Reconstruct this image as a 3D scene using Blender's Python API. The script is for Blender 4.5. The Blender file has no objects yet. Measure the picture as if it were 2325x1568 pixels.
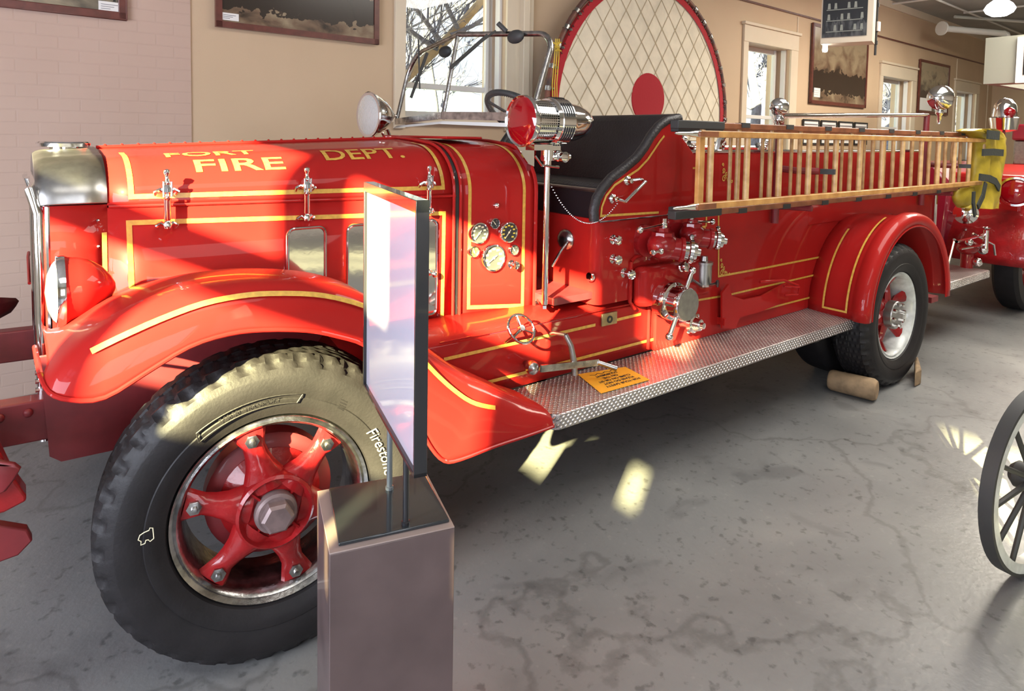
import bpy, math, random
from mathutils import Vector as V, Matrix
import numpy as np
random.seed(7)
PI = math.pi
S = bpy.context.scene
C = bpy.context.scene.collection

# ------------------------------------------------------------ camera, world, sun, big lights, exposure
FPX, CX, CY = 1481.76, 1162.05, 390.49          # focal length and principal point in pixels of the 2325x1568 frame
YAW, PIT, ROL = 0.64894, 0.056295, 0.016606
CAM = V((0, 0, 1.60))
_F = V((math.sin(YAW)*math.cos(PIT), math.cos(YAW)*math.cos(PIT), -math.sin(PIT)))
_R0 = V((math.cos(YAW), -math.sin(YAW), 0)); _U0 = _R0.cross(_F)
_R = _R0*math.cos(ROL) + _U0*math.sin(ROL); _U = _U0*math.cos(ROL) - _R0*math.sin(ROL)
cd = bpy.data.cameras.new('camera'); cam = bpy.data.objects.new('camera', cd); C.objects.link(cam)
m = Matrix((_R, _U, -_F)).transposed().to_4x4(); m.translation = CAM
cam.matrix_world = m
cd.sensor_width = 36; cd.lens = 36*FPX/2325
cd.shift_x = (1162.5-CX)/2325; cd.shift_y = (CY-784)/2325
cd.clip_start = 0.05; cd.clip_end = 300
S.camera = cam

w = bpy.data.worlds.new('sky'); S.world = w; w.use_nodes = True
nt = w.node_tree; nt.nodes.clear()
bg = nt.nodes.new('ShaderNodeBackground'); wo = nt.nodes.new('ShaderNodeOutputWorld')
tc = nt.nodes.new('ShaderNodeTexCoord'); sp = nt.nodes.new('ShaderNodeSeparateXYZ'); cr = nt.nodes.new('ShaderNodeValToRGB')
nt.links.new(tc.outputs['Generated'], sp.inputs[0]); nt.links.new(sp.outputs['Z'], cr.inputs[0])
cr.color_ramp.elements[0].position = 0.0; cr.color_ramp.elements[0].color = (1.0, 0.98, 0.95, 1)
cr.color_ramp.elements[1].position = 0.5; cr.color_ramp.elements[1].color = (0.55, 0.76, 1.0, 1)
nt.links.new(cr.outputs[0], bg.inputs[0]); bg.inputs[1].default_value = 1.5
nt.links.new(bg.outputs[0], wo.inputs[0])

SUND = V((1, 0.62, -0.47)).normalized()
sd = bpy.data.lights.new('sun', 'SUN'); sun = bpy.data.objects.new('sun', sd); C.objects.link(sun)
sd.energy = 72; sd.angle = math.radians(0.6); sd.color = (1.0, 0.90, 0.44)
sun.rotation_euler = SUND.to_track_quat('-Z', 'Y').to_euler(); sun.location = (-8, -6, 7)

def area(name, loc, size, energy, color, target):
    d = bpy.data.lights.new(name, 'AREA'); d.shape = 'RECTANGLE'; d.size, d.size_y = size
    d.energy = energy; d.color = color
    o = bpy.data.objects.new(name, d); C.objects.link(o); o.location = loc
    o.rotation_euler = (V(target)-V(loc)).to_track_quat('-Z', 'Y').to_euler()
    return o
area('ceiling_light_front', (0.5, -0.6, 3.9), (3.0, 1.5), 45, (1, 0.96, 0.9), (0.5, -0.6, 0))  # added overhead fill, no fixture stands here
area('ceiling_light_middle', (5.0, 0.8, 3.9), (3.0, 2.0), 160, (1, 0.95, 0.87), (5.0, 0.8, 0))  # added fill to brighten the net and body side
area('ceiling_light_rear', (10.5, 1.5, 3.9), (4.0, 2.0), 560, (1, 0.92, 0.76), (10.5, 1.5, 0))  # added fill to lift the far walls
area('door_light_west', (-3.0, 0.9, 1.5), (4.0, 1.6), 300, (0.80, 0.86, 1.0), (2.0, 1.6, 1.0))
area('window_light_south', (-.4, -4.9, 2.05), (2.4, 2.2), 70, (0.88, 0.92, 1.0), (0.5, 3, 1.0))  # added ambient fill from behind the camera

S.view_settings.view_transform = 'Standard'; S.view_settings.look = 'None'
S.view_settings.gamma = 1; S.view_settings.exposure = 0.2
S.view_settings.use_curve_mapping = False
S.cycles.use_denoising = True; S.cycles.max_bounces = 7; S.cycles.sample_clamp_indirect = 8
S.cycles.transparent_max_bounces = 12; S.cycles.caustics_refractive = False

# ------------------------------------------------------------ pixel rays (frame 2325x1568) onto planes of known depth
def ray(u, v): return _R*((u-CX)/FPX) - _U*((v-CY)/FPX) + _F
def at(u, v, y): d = ray(u, v); return CAM + d*((y-CAM.y)/d.y)
def atz(u, v, z): d = ray(u, v); return CAM + d*((z-CAM.z)/d.z)
def atx(u, v, x): d = ray(u, v); return CAM + d*((x-CAM.x)/d.x)
WA = 0.0447; WY = 4.8
def atw(u, v, off=0.0):                                 # onto the north wall; returns wall coordinates (s, t, z)
    n = V((-math.sin(WA), math.cos(WA), 0)); p0 = V((0, WY, 0)) + n*off; d = ray(u, v)
    p = CAM + d*(((p0-CAM).dot(n))/d.dot(n)) - V((0, WY, 0))
    return V((p.x*math.cos(WA)+p.y*math.sin(WA), off, p.z))
WM = Matrix.Translation((0, WY, 0)) @ Matrix.Rotation(WA, 4, 'Z')

# ------------------------------------------------------------ materials
def mat(name, col, rough=0.5, metal=0.0, coat=0.0, noise=0.0, nscale=8.0, bump=0.0, bscale=60.0, emit=None, spec=None, col2=None, ramp=None, det=5):
    mm = bpy.data.materials.new(name); mm.use_nodes = True; n = mm.node_tree; b = n.nodes['Principled BSDF']
    b.inputs['Base Color'].default_value = (*col, 1); b.inputs['Roughness'].default_value = rough
    b.inputs['Metallic'].default_value = metal; b.inputs['Coat Weight'].default_value = coat
    b.inputs['Coat Roughness'].default_value = 0.04
    if spec is not None: b.inputs['Specular IOR Level'].default_value = spec
    t = n.nodes.new('ShaderNodeTexCoord')
    if noise or col2:
        nz = n.nodes.new('ShaderNodeTexNoise'); nz.inputs['Scale'].default_value = nscale; nz.inputs['Detail'].default_value = det
        n.links.new(t.outputs['Object'], nz.inputs['Vector'])
        r = n.nodes.new('ShaderNodeValToRGB'); n.links.new(nz.outputs['Fac'], r.inputs[0])
        c2 = col2 if col2 else tuple(max(0, x*(1-noise)) for x in col)
        lo, hi = ramp if ramp else (0.35, 0.65)
        r.color_ramp.elements[0].position = lo; r.color_ramp.elements[1].position = hi
        r.color_ramp.elements[0].color = (*c2, 1); r.color_ramp.elements[1].color = (*col, 1)
        n.links.new(r.outputs[0], b.inputs['Base Color'])
    if bump:
        nb = n.nodes.new('ShaderNodeTexNoise'); nb.inputs['Scale'].default_value = bscale; nb.inputs['Detail'].default_value = 4
        n.links.new(t.outputs['Object'], nb.inputs['Vector'])
        bp = n.nodes.new('ShaderNodeBump'); bp.inputs['Strength'].default_value = bump; bp.inputs['Distance'].default_value = 0.01
        n.links.new(nb.outputs['Fac'], bp.inputs['Height']); n.links.new(bp.outputs[0], b.inputs['Normal'])
    if emit:
        b.inputs['Emission Color'].default_value = (*emit[:3], 1); b.inputs['Emission Strength'].default_value = emit[3]
    return mm

M = {}
M['red'] = mat('red enamel', (0.35, 0.0135, 0.012), 0.4, 0, 0.32, spec=0.05, noise=0.10, nscale=3)
M['darkred'] = mat('dull red paint', (0.22, 0.02, 0.025), 0.5, 0, 0.1, noise=0.3, nscale=9)
M['castred'] = mat('red cast iron', (0.30, 0.010, 0.012), 0.3, 0, 0.5, spec=0.2, bump=0.3, bscale=40, noise=0.25, nscale=14)
M['gold'] = mat('gold leaf line', (0.62, 0.36, 0.06), 0.42, 0.0, 0.3, noise=0.25, nscale=60)
M['chrome'] = mat('chrome', (0.80, 0.80, 0.80), 0.07, 1.0, bump=0.02, bscale=15)
M['chrome_worn'] = mat('worn chrome', (0.55, 0.54, 0.53), 0.25, 1.0, noise=0.5, nscale=25, bump=0.1, bscale=80)
M['steel'] = mat('brushed nickel', (0.42, 0.41, 0.40), 0.33, 1.0, noise=0.2, nscale=30)
M['rubber'] = mat('tyre rubber', (0.014, 0.012, 0.013), 0.55, 0, 0, spec=0.35, noise=0.3, nscale=12, bump=0.1, bscale=120)
M['rubtext'] = mat('tyre lettering', (0.5, 0.48, 0.42), 0.7, noise=0.6, nscale=40)
M['black'] = mat('black enamel', (0.012, 0.012, 0.014), 0.3, 0, 0.4)
M['grime'] = mat('greasy black chassis', (0.02, 0.018, 0.018), 0.7, noise=0.4, nscale=10)
M['leather'] = mat('black leather', (0.022, 0.018, 0.02), 0.45, 0, 0, bump=0.35, bscale=90, noise=0.2, nscale=8)
M['ash'] = mat('varnished ash wood', (0.62, 0.33, 0.10), 0.4, 0, 0.3, col2=(0.42, 0.19, 0.05), nscale=14, bump=0.05)
M['rung'] = mat('pale ash rung', (0.66, 0.43, 0.19), 0.45, 0, 0.2, col2=(0.46, 0.26, 0.10), nscale=18)
M['ashdark'] = mat('dark varnished wood', (0.30, 0.10, 0.04), 0.4, 0, 0.3, col2=(0.16, 0.05, 0.02), nscale=12)
M['glassred'] = mat('red lens glass', (0.24, 0.002, 0.006), 0.08, 0, 1.0, spec=0.3)
M['lens'] = mat('headlight lens', (0.75, 0.82, 0.85), 0.08, 0.6, 1.0, bump=0.5, bscale=70)
M['dial'] = mat('black gauge face', (0.03, 0.03, 0.03), 0.6)
M['dialgrey'] = mat('grey gauge face', (0.06, 0.065, 0.065), 0.6)
M['cream'] = mat('cream paint mark', (0.78, 0.72, 0.5), 0.5)
M['yellowmark'] = mat('yellow gauge mark', (0.75, 0.6, 0.08), 0.5)
M['wood_frame'] = mat('mahogany frame', (0.14, 0.035, 0.025), 0.35, 0, 0.3, noise=0.3, nscale=20)
M['mat_white'] = mat('white card', (0.78, 0.77, 0.75), 0.6)
M['grey_text'] = mat('grey print', (0.25, 0.25, 0.27), 0.7)
M['ink'] = mat('black ink', (0.02, 0.02, 0.02), 0.7)
M['orange_paper'] = mat('orange paper', (0.80, 0.36, 0.02), 0.6)
M['canvas'] = mat('cream quilted canvas', (0.78, 0.71, 0.56), 0.85, noise=0.15, nscale=5, bump=0.2, bscale=30)
M['canvas_red'] = mat('red canvas', (0.38, 0.01, 0.02), 0.8, bump=0.2, bscale=50)
M['seam'] = mat('quilting seam', (0.42, 0.34, 0.22), 0.9)
M['copper'] = mat('coppery spring cover', (0.22, 0.08, 0.05), 0.5, 0.2, col2=(0.06, 0.04, 0.04), nscale=9)
M['ropeyellow'] = mat('yellow rope', (0.6, 0.42, 0.05), 0.8)
M['coat'] = mat('yellow oilskin', (0.52, 0.38, 0.03), 0.5, 0, 0.1, noise=0.3, nscale=9, bump=0.5, bscale=14)
M['strap'] = mat('black webbing', (0.02, 0.025, 0.022), 0.7, bump=0.3)
M['pedestal'] = mat('mottled brown laminate', (0.11, 0.075, 0.072), 0.38, 0, 0.15, col2=(0.065, 0.043, 0.042), nscale=7, ramp=(0.3, 0.75))
M['pedestal_edge'] = mat('tan laminate top', (0.26, 0.20, 0.18), 0.4)
M['blackgloss'] = mat('glossy black plate', (0.03, 0.035, 0.04), 0.16, 0.35, 0.6)
M['rod'] = mat('painted steel rod', (0.16, 0.18, 0.19), 0.3, 0.4, 0.2)
M['screen'] = mat('glossy white sign face', (0.50, 0.48, 0.56), 0.12, 0, 0.6)
M['wood_block'] = mat('old timber chock', (0.30, 0.20, 0.11), 0.8, noise=0.4, nscale=14, bump=0.4, bscale=30)
M['brass'] = mat('dull brass plate', (0.42, 0.33, 0.18), 0.4, 0.8, noise=0.3, nscale=30)
M['trimwall'] = mat('cream painted trim', (0.70, 0.60, 0.46), 0.45, noise=0.05, nscale=3)
M['trimwhite'] = mat('white painted sash', (0.72, 0.70, 0.68), 0.4)
M['ceil'] = mat('painted ceiling', (0.36, 0.37, 0.35), 0.7, noise=0.15, nscale=1.5)
M['ceiltrim'] = mat('white conduit', (0.68, 0.68, 0.64), 0.5)
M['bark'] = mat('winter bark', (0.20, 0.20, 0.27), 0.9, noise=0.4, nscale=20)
M['barkpale'] = mat('sunlit pale bark', (0.5, 0.36, 0.22), 0.9, noise=0.3, nscale=10)  # warm sunlight painted into the trunk colour
M['lampglow'] = mat('lamp glass', (1, 1, 1), 0.4, emit=(1, 1, 0.97, 14))
M['greywood'] = mat('grey painted board', (0.24, 0.25, 0.22), 0.6)
M['maroon'] = mat('maroon hood', (0.25, 0.01, 0.03), 0.3, 0, 0.6)
M['whitewheel'] = mat('white painted rim', (0.62, 0.64, 0.62), 0.35, 0, 0.3, noise=0.3, nscale=20)
M['hubnut'] = mat('weathered hub nut', (0.24, 0.17, 0.165), 0.45, 0.3, noise=0.3, nscale=30)
M['black2'] = mat('flat black', (0.03, 0.03, 0.03), 0.6)

def nodes_of(mm): return mm.node_tree, mm.node_tree.nodes['Principled BSDF']
def bump_from(n, b, hsock, strength, dist=0.01):
    bp = n.nodes.new('ShaderNodeBump'); bp.inputs['Strength'].default_value = strength; bp.inputs['Distance'].default_value = dist
    n.links.new(hsock, bp.inputs['Height']); n.links.new(bp.outputs[0], b.inputs['Normal'])
# aluminium tread plate: rows of small raised studs
mm = mat('aluminium tread plate', (0.62, 0.59, 0.56), 0.36, 0.85); M['tread'] = mm
n, b = nodes_of(mm); tcn = n.nodes.new('ShaderNodeTexCoord'); sx = n.nodes.new('ShaderNodeSeparateXYZ')
n.links.new(tcn.outputs['Object'], sx.inputs[0])
def mth(n, op, a, bb=None, c=None):
    q = n.nodes.new('ShaderNodeMath'); q.operation = op
    for i, x in enumerate((a, bb, c)):
        if x is None: continue
        if isinstance(x, (int, float)): q.inputs[i].default_value = x
        else: n.links.new(x, q.inputs[i])
    return q.outputs[0]
k = 2*PI/0.026
sxx = mth(n, 'SINE', mth(n, 'MULTIPLY', sx.outputs['X'], k)); syy = mth(n, 'SINE', mth(n, 'MULTIPLY', mth(n, 'ADD', sx.outputs['Y'], sx.outputs['Z']), k))
h = mth(n, 'MAXIMUM', mth(n, 'MULTIPLY', sxx, syy), 0.0)
bump_from(n, b, h, 1.0, 0.012)
nz = n.nodes.new('ShaderNodeTexNoise'); nz.inputs['Scale'].default_value = 3; nz.inputs['Detail'].default_value = 6
n.links.new(tcn.outputs['Object'], nz.inputs['Vector'])
rr = n.nodes.new('ShaderNodeValToRGB'); rr.color_ramp.elements[0].color = (0.36, 0.30, 0.29, 1); rr.color_ramp.elements[1].color = (0.68, 0.65, 0.63, 1)
rr.color_ramp.elements[0].position = 0.3; rr.color_ramp.elements[1].position = 0.62
mx = mth(n, 'ADD', nz.outputs['Fac'], mth(n, 'SUBTRACT', mth(n, 'MULTIPLY', h, 0.55), 0.12)); n.links.new(mx, rr.inputs[0]); n.links.new(rr.outputs[0], b.inputs['Base Color'])
# perforated chrome of the siren light
mm = mat('perforated chrome', (0.75, 0.75, 0.75), 0.12, 1.0); M['perf'] = mm
n, b = nodes_of(mm); tcn = n.nodes.new('ShaderNodeTexCoord'); vo = n.nodes.new('ShaderNodeTexVoronoi'); vo.inputs['Scale'].default_value = 95; vo.inputs['Randomness'].default_value = 0.0
n.links.new(tcn.outputs['Object'], vo.inputs['Vector'])
rr = n.nodes.new('ShaderNodeValToRGB'); rr.color_ramp.elements[0].position = 0.30; rr.color_ramp.elements[1].position = 0.40
rr.color_ramp.elements[0].color = (0.01, 0.01, 0.01, 1); rr.color_ramp.elements[1].color = (0.75, 0.75, 0.75, 1)
n.links.new(vo.outputs['Distance'], rr.inputs[0]); n.links.new(rr.outputs[0], b.inputs['Base Color'])
# concrete floor
mm = mat('worn concrete', (0.3, 0.3, 0.3), 0.42); M['floor'] = mm
n, b = nodes_of(mm); tcn = n.nodes.new('ShaderNodeTexCoord')
def noise(n, vec, sc, det=6, dist=0.0):
    q = n.nodes.new('ShaderNodeTexNoise'); q.inputs['Scale'].default_value = sc; q.inputs['Detail'].default_value = det; q.inputs['Distortion'].default_value = dist
    n.links.new(vec, q.inputs['Vector']); return q.outputs['Fac']
def ramp(n, fac, stops):
    q = n.nodes.new('ShaderNodeValToRGB'); n.links.new(fac, q.inputs[0]); e = q.color_ramp.elements
    while len(e) < len(stops): e.new(0.5)
    for i, (p, c) in enumerate(stops): e[i].position = p; e[i].color = (*c, 1)
    return q.outputs[0]
def mixc(n, fac, a, bb, mode='MIX'):
    q = n.nodes.new('ShaderNodeMix'); q.data_type = 'RGBA'; q.blend_type = mode
    if isinstance(fac, (int, float)): q.inputs[0].default_value = fac
    else: n.links.new(fac, q.inputs[0])
    for i, x in ((6, a), (7, bb)):
        if isinstance(x, tuple): q.inputs[i].default_value = (*x, 1)
        else: n.links.new(x, q.inputs[i])
    return q.outputs[2]
ov = tcn.outputs['Object']
base = ramp(n, noise(n, ov, 1.3, 8, 0.6), [(0.3, (0.14, 0.14, 0.14)), (0.55, (0.19, 0.19, 0.188)), (0.75, (0.24, 0.237, 0.228))])
spk = ramp(n, noise(n, ov, 26, 6), [(0.30, (0.45, 0.45, 0.45)), (0.40, (1, 1, 1)), (0.64, (1, 1, 1)), (0.74, (1.25, 1.24, 1.2))])
c1 = mixc(n, 0.75, base, spk, 'MULTIPLY')
stn = ramp(n, noise(n, ov, 3.2, 4, 0.8), [(0.62, (1, 1, 1)), (0.70, (0.45, 0.44, 0.45))])
c1 = mixc(n, 0.4, c1, stn, 'MULTIPLY')
vor = n.nodes.new('ShaderNodeTexVoronoi'); vor.feature = 'DISTANCE_TO_EDGE'; vor.inputs['Scale'].default_value = 0.42
wob = n.nodes.new('ShaderNodeTexNoise'); wob.inputs['Scale'].default_value = 3; wob.inputs['Detail'].default_value = 6; n.links.new(ov, wob.inputs['Vector'])
va = n.nodes.new('ShaderNodeVectorMath'); va.operation = 'MULTIPLY_ADD'; n.links.new(wob.outputs['Color'], va.inputs[0]); va.inputs[1].default_value = (0.5, 0.5, 0.5); n.links.new(ov, va.inputs[2])
n.links.new(va.outputs[0], vor.inputs['Vector'])
crk = ramp(n, vor.outputs['Distance'], [(0.0, (0.40, 0.39, 0.38)), (0.0035, (0.55, 0.54, 0.53)), (0.006, (1, 1, 1))])
c1 = mixc(n, 0.45, c1, crk, 'MULTIPLY')
n.links.new(c1, b.inputs['Base Color'])
rg = n.nodes.new('ShaderNodeMapRange'); n.links.new(noise(n, ov, 2.0, 5), rg.inputs[0]); rg.inputs[3].default_value = 0.22; rg.inputs[4].default_value = 0.5
n.links.new(rg.outputs[0], b.inputs['Roughness'])
bump_from(n, b, noise(n, ov, 45, 6), 0.12, 0.01)
# painted brick
def wallmat(name, col, brick):
    mm = mat(name, col, 0.6); n, b = nodes_of(mm); tcn = n.nodes.new('ShaderNodeTexCoord'); ov = tcn.outputs['Object']
    c = mixc(n, 1.0, col, ramp(n, noise(n, ov, 0.9, 5, 0.5), [(0.3, (0.90, 0.88, 0.86)), (0.7, (1, 1, 1))]), 'MULTIPLY')
    n.links.new(c, b.inputs['Base Color'])
    if brick:
        sxx = n.nodes.new('ShaderNodeSeparateXYZ'); n.links.new(ov, sxx.inputs[0]); cb = n.nodes.new('ShaderNodeCombineXYZ')
        n.links.new(sxx.outputs['X'], cb.inputs['X']); n.links.new(sxx.outputs['Z'], cb.inputs['Y'])
        bt = n.nodes.new('ShaderNodeTexBrick'); bt.inputs['Scale'].default_value = 1.0; bt.inputs['Brick Width'].default_value = 0.21; bt.inputs['Row Height'].default_value = 0.074
        bt.inputs['Mortar Size'].default_value = 0.006; bt.inputs['Mortar Smooth'].default_value = 0.6; n.links.new(cb.outputs[0], bt.inputs['Vector'])
        msk = mth(n, 'MULTIPLY', bt.outputs['Fac'], noise(n, ov, 2.2, 5))
        bump_from(n, b, mth(n, 'MULTIPLY', msk, -1.0), 0.25, 0.01)
        c2 = mixc(n, mth(n, 'MULTIPLY', msk, 0.12), c, tuple(x*0.5 for x in col)); n.links.new(c2, b.inputs['Base Color'])
    else: bump_from(n, b, noise(n, ov, 120, 3), 0.12, 0.004)
    return mm
M['wall'] = wallmat('cream plaster', (0.60, 0.45, 0.305), False)
M['brick'] = wallmat('cream painted brick', (0.53, 0.385, 0.315), True)
M['wallplain'] = wallmat('pale plaster', (0.55, 0.50, 0.44), False)
# window glass: clear with a weak reflection
mm = bpy.data.materials.new('window glass'); mm.use_nodes = True; M['glass'] = mm; n = mm.node_tree; n.nodes.clear()
o_ = n.nodes.new('ShaderNodeOutputMaterial'); tr = n.nodes.new('ShaderNodeBsdfTransparent'); gl = n.nodes.new('ShaderNodeBsdfGlossy'); gl.inputs['Roughness'].default_value = 0.02
ms = n.nodes.new('ShaderNodeMixShader'); tr.inputs[0].default_value = (0.95, 0.97, 0.98, 1)
ms.inputs[0].default_value = 0.06; n.links.new(tr.outputs[0], ms.inputs[1]); n.links.new(gl.outputs[0], ms.inputs[2]); n.links.new(ms.outputs[0], o_.inputs[0])
# old photographs
def photomat(name, dark, mid, light, sc, seed):
    mm = mat(name, mid, 0.22, 0, 0.5); n, b = nodes_of(mm); tcn = n.nodes.new('ShaderNodeTexCoord')
    g = tcn.outputs['Generated']; sp = n.nodes.new('ShaderNodeSeparateXYZ'); n.links.new(g, sp.inputs[0])
    mp = n.nodes.new('ShaderNodeMapping'); mp.inputs['Location'].default_value = (seed, seed*2, seed); n.links.new(g, mp.inputs[0])
    f = noise(n, mp.outputs[0], sc, 7, 0.5)
    hh = mth(n, 'ADD', f, mth(n, 'MULTIPLY', mth(n, 'ABSOLUTE', mth(n, 'SUBTRACT', sp.outputs['Z'], 0.33)), 0.55))
    ed = mth(n, 'ADD', sp.outputs['Z'], mth(n, 'MULTIPLY', noise(n, mp.outputs[0], 14, 3), -.28))
    crowd = mth(n, 'MULTIPLY', mth(n, 'LESS_THAN', ed, .28), mth(n, 'GREATER_THAN', ed, -.02))
    hh = mth(n, 'SUBTRACT', mth(n, 'ADD', hh, mth(n, 'MULTIPLY', sp.outputs['Z'], .12)), mth(n, 'MULTIPLY', crowd, .35))
    n.links.new(ramp(n, hh, [(0.45, dark), (0.6, mid), (0.85, light)]), b.inputs['Base Color']); return mm
M['photo_a'] = photomat('sepia photograph', (0.03, 0.02, 0.015), (0.17, 0.11, 0.07), (0.32, 0.25, 0.16), 5, 1.3)
M['photo_b'] = photomat('grey photograph', (0.015, 0.015, 0.015), (0.13, 0.11, 0.08), (0.36, 0.30, 0.2), 6, 4.1)
M['photo_c'] = photomat('dark team photograph', (0.008, 0.008, 0.009), (0.02, 0.02, 0.022), (0.10, 0.10, 0.10), 9, 2.2)

# ------------------------------------------------------------ mesh builder
class B:
    def __init__(s, M_=None): s.v = []; s.f = []; s.M = M_
    def add(s, vs, fs):
        k = len(s.v)
        s.v += [(s.M @ V(p)) if s.M else V(p) for p in vs]; s.f += [tuple(i+k for i in f) for f in fs]; return s
    def box(s, x0, x1, y0, y1, z0, z1):
        return s.add([(x, y, z) for x in (x0, x1) for y in (y0, y1) for z in (z0, z1)],
                     [(0, 1, 3, 2), (4, 6, 7, 5), (0, 4, 5, 1), (2, 3, 7, 6), (0, 2, 6, 4), (1, 5, 7, 3)])
    def bar(s, p, q, wx, wz, up=(0, 0, 1)):                 # rectangular bar from p to q
        p, q = V(p), V(q); t = (q-p).normalized(); a = t.cross(V(up)).normalized()*wx/2; c = a.normalized().cross(t)*wz/2
        return s.add([p-a-c, p+a-c, p+a+c, p-a+c, q-a-c, q+a-c, q+a+c, q-a+c], [(0, 3, 2, 1), (4, 5, 6, 7), (0, 1, 5, 4), (1, 2, 6, 5), (2, 3, 7, 6), (3, 0, 4, 7)])
    def lathe(s, p, ax, prof, n=28, closed=False, ref=None, cap=True):                   # prof: (height along ax, radius)
        p = V(p); ax = V(ax).normalized(); r0 = V(ref) if ref else (V((0, 0, 1)) if abs(ax.z) < .9 else V((1, 0, 0)))
        a = ax.cross(r0).normalized(); b = ax.cross(a)
        vs = []; fs = []
        for (h, r) in prof:
            for i in range(n):
                t = 2*PI*i/n; vs.append(p+ax*h+(a*math.cos(t)+b*math.sin(t))*r)
        L = len(prof); rng = range(L if closed else L-1)
        for j in rng:
            for i in range(n):
                j2 = (j+1) % L; fs.append((j*n+i, j*n+(i+1) % n, j2*n+(i+1) % n, j2*n+i))
        if not closed and cap:
            if prof[0][1] > 1e-5: fs.append(tuple(range(n-1, -1, -1)))
            if prof[-1][1] > 1e-5: fs.append(tuple((L-1)*n+i for i in range(n)))
        return s.add(vs, fs)
    def cyl(s, p, q, r, r2=None, n=16):
        p, q = V(p), V(q); return s.lathe(p, q-p, [(0, r), ((q-p).length, r if r2 is None else r2)], n)
    def ball(s, c, r, n=16, sc=(1, 1, 1)):
        vs = []; fs = []; m_ = n//2
        for j in range(m_+1):
            for i in range(n):
                ph = PI*j/m_; t = 2*PI*i/n
                vs.append((c[0]+r*sc[0]*math.sin(ph)*math.cos(t), c[1]+r*sc[1]*math.sin(ph)*math.sin(t), c[2]+r*sc[2]*math.cos(ph)))
        for j in range(m_):
            for i in range(n): fs.append((j*n+i, (j+1)*n+i, (j+1)*n+(i+1) % n, j*n+(i+1) % n))
        return s.add(vs, fs)
    def tube(s, pts, r, n=10, closed=False, r2=None):
        pts = [V(p) for p in pts]; L = len(pts); vs = []; fs = []; prev = None
        for i, p in enumerate(pts):
            a = pts[(i-1) % L] if (closed or i > 0) else p; c = pts[(i+1) % L] if (closed or i < L-1) else p
            t = (c-a).normalized()
            if prev is None:
                u = t.cross(V((0, 0, 1)) if abs(t.z) < .9 else V((1, 0, 0))).normalized()
            else: u = (prev - t*prev.dot(t)).normalized()
            prev = u; w_ = t.cross(u); rr_ = r if r2 is None else r+(r2-r)*i/(L-1)
            for k in range(n):
                an = 2*PI*k/n; vs.append(p+(u*math.cos(an)+w_*math.sin(an))*rr_)
        for i in range(L if closed else L-1):
            j = (i+1) % L
            for k in range(n): fs.append((i*n+k, i*n+(k+1) % n, j*n+(k+1) % n, j*n+k))
        if not closed: fs += [tuple(range(n-1, -1, -1)), tuple((L-1)*n+k for k in range(n))]
        return s.add(vs, fs)
    def loft(s, rings, closed=False, cap=False):
        m_ = len(rings[0]); vs = [p for r in rings for p in r]; fs = []
        for j in range(len(rings)-1):
            for i in range(m_ if closed else m_-1):
                i2 = (i+1) % m_; fs.append((j*m_+i, j*m_+i2, (j+1)*m_+i2, (j+1)*m_+i))
        if cap: fs += [tuple(range(m_-1, -1, -1)), tuple((len(rings)-1)*m_+i for i in range(m_))]
        return s.add(vs, fs)
    def prism(s, poly, off):
        poly = [V(p) for p in poly]; off = V(off); m_ = len(poly)
        return s.add(poly+[p+off for p in poly], [tuple(range(m_-1, -1, -1)), tuple(range(m_, 2*m_))]+[(i, (i+1) % m_, m_+(i+1) % m_, m_+i) for i in range(m_)])
    def ribbon(s, pts, nrm, w, lift=0.002):
        pts = [V(p) for p in pts]; L = len(pts); vs = []
        for i, p in enumerate(pts):
            nn = V(nrm[i]) if isinstance(nrm, list) else V(nrm)
            nn = nn.normalized(); da = (pts[i]-pts[i-1]).normalized() if i > 0 else None; db = (pts[i+1]-pts[i]).normalized() if i < L-1 else None
            t = (da+db) if (da is not None and db is not None) else (da if db is None else db)
            t = t.normalized(); sd_ = t.cross(nn).normalized(); kk = 1.0
            if da is not None and db is not None: kk = 1/max(0.5, math.sqrt(max(0.01, (1+da.dot(db))/2)))
            vs += [p+nn*lift+sd_*w/2*kk, p+nn*lift-sd_*w/2*kk]
        return s.add(vs, [(2*i, 2*i+1, 2*i+3, 2*i+2) for i in range(L-1)])
    def build(s, name, mt, parent=None, label=None, smooth=38, bevel=0, solid=0, sub=0):
        me = bpy.data.meshes.new(name); off = V((0, 0, 0))
        if parent is None:
            xs = [p.x for p in s.v]; ys = [p.y for p in s.v]; zs = [p.z for p in s.v]
            off = V(((min(xs)+max(xs))/2, (min(ys)+max(ys))/2, min(zs)))
        else: off = V(parent['_o'])
        me.from_pydata([tuple(p-off) for p in s.v], [], s.f); me.update()
        o = bpy.data.objects.new(name, me); C.objects.link(o); me.materials.append(M[mt])
        import bmesh
        bm = bmesh.new(); bm.from_mesh(me)
        bmesh.ops.remove_doubles(bm, verts=bm.verts, dist=1e-5)
        bmesh.ops.recalc_face_normals(bm, faces=bm.faces); bm.to_mesh(me); bm.free()
        if smooth:
            for pl in me.polygons: pl.use_smooth = True
            me.set_sharp_from_angle(angle=math.radians(smooth))
        if solid:
            md = o.modifiers.new('solid', 'SOLIDIFY'); md.thickness = solid; md.offset = -1 if solid > 0 else 1; md.thickness = abs(solid)
        if bevel:
            md = o.modifiers.new('bevel', 'BEVEL'); md.width = bevel; md.segments = 2; md.limit_method = 'ANGLE'; md.angle_limit = math.radians(45)
        if sub:
            md = o.modifiers.new('sub', 'SUBSURF'); md.levels = md.render_levels = sub
        if parent is None: o.location = off; o['_o'] = tuple(off)
        else: o.parent = parent; o['_o'] = tuple(off)
        if label: o['label'] = label
        return o
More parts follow.
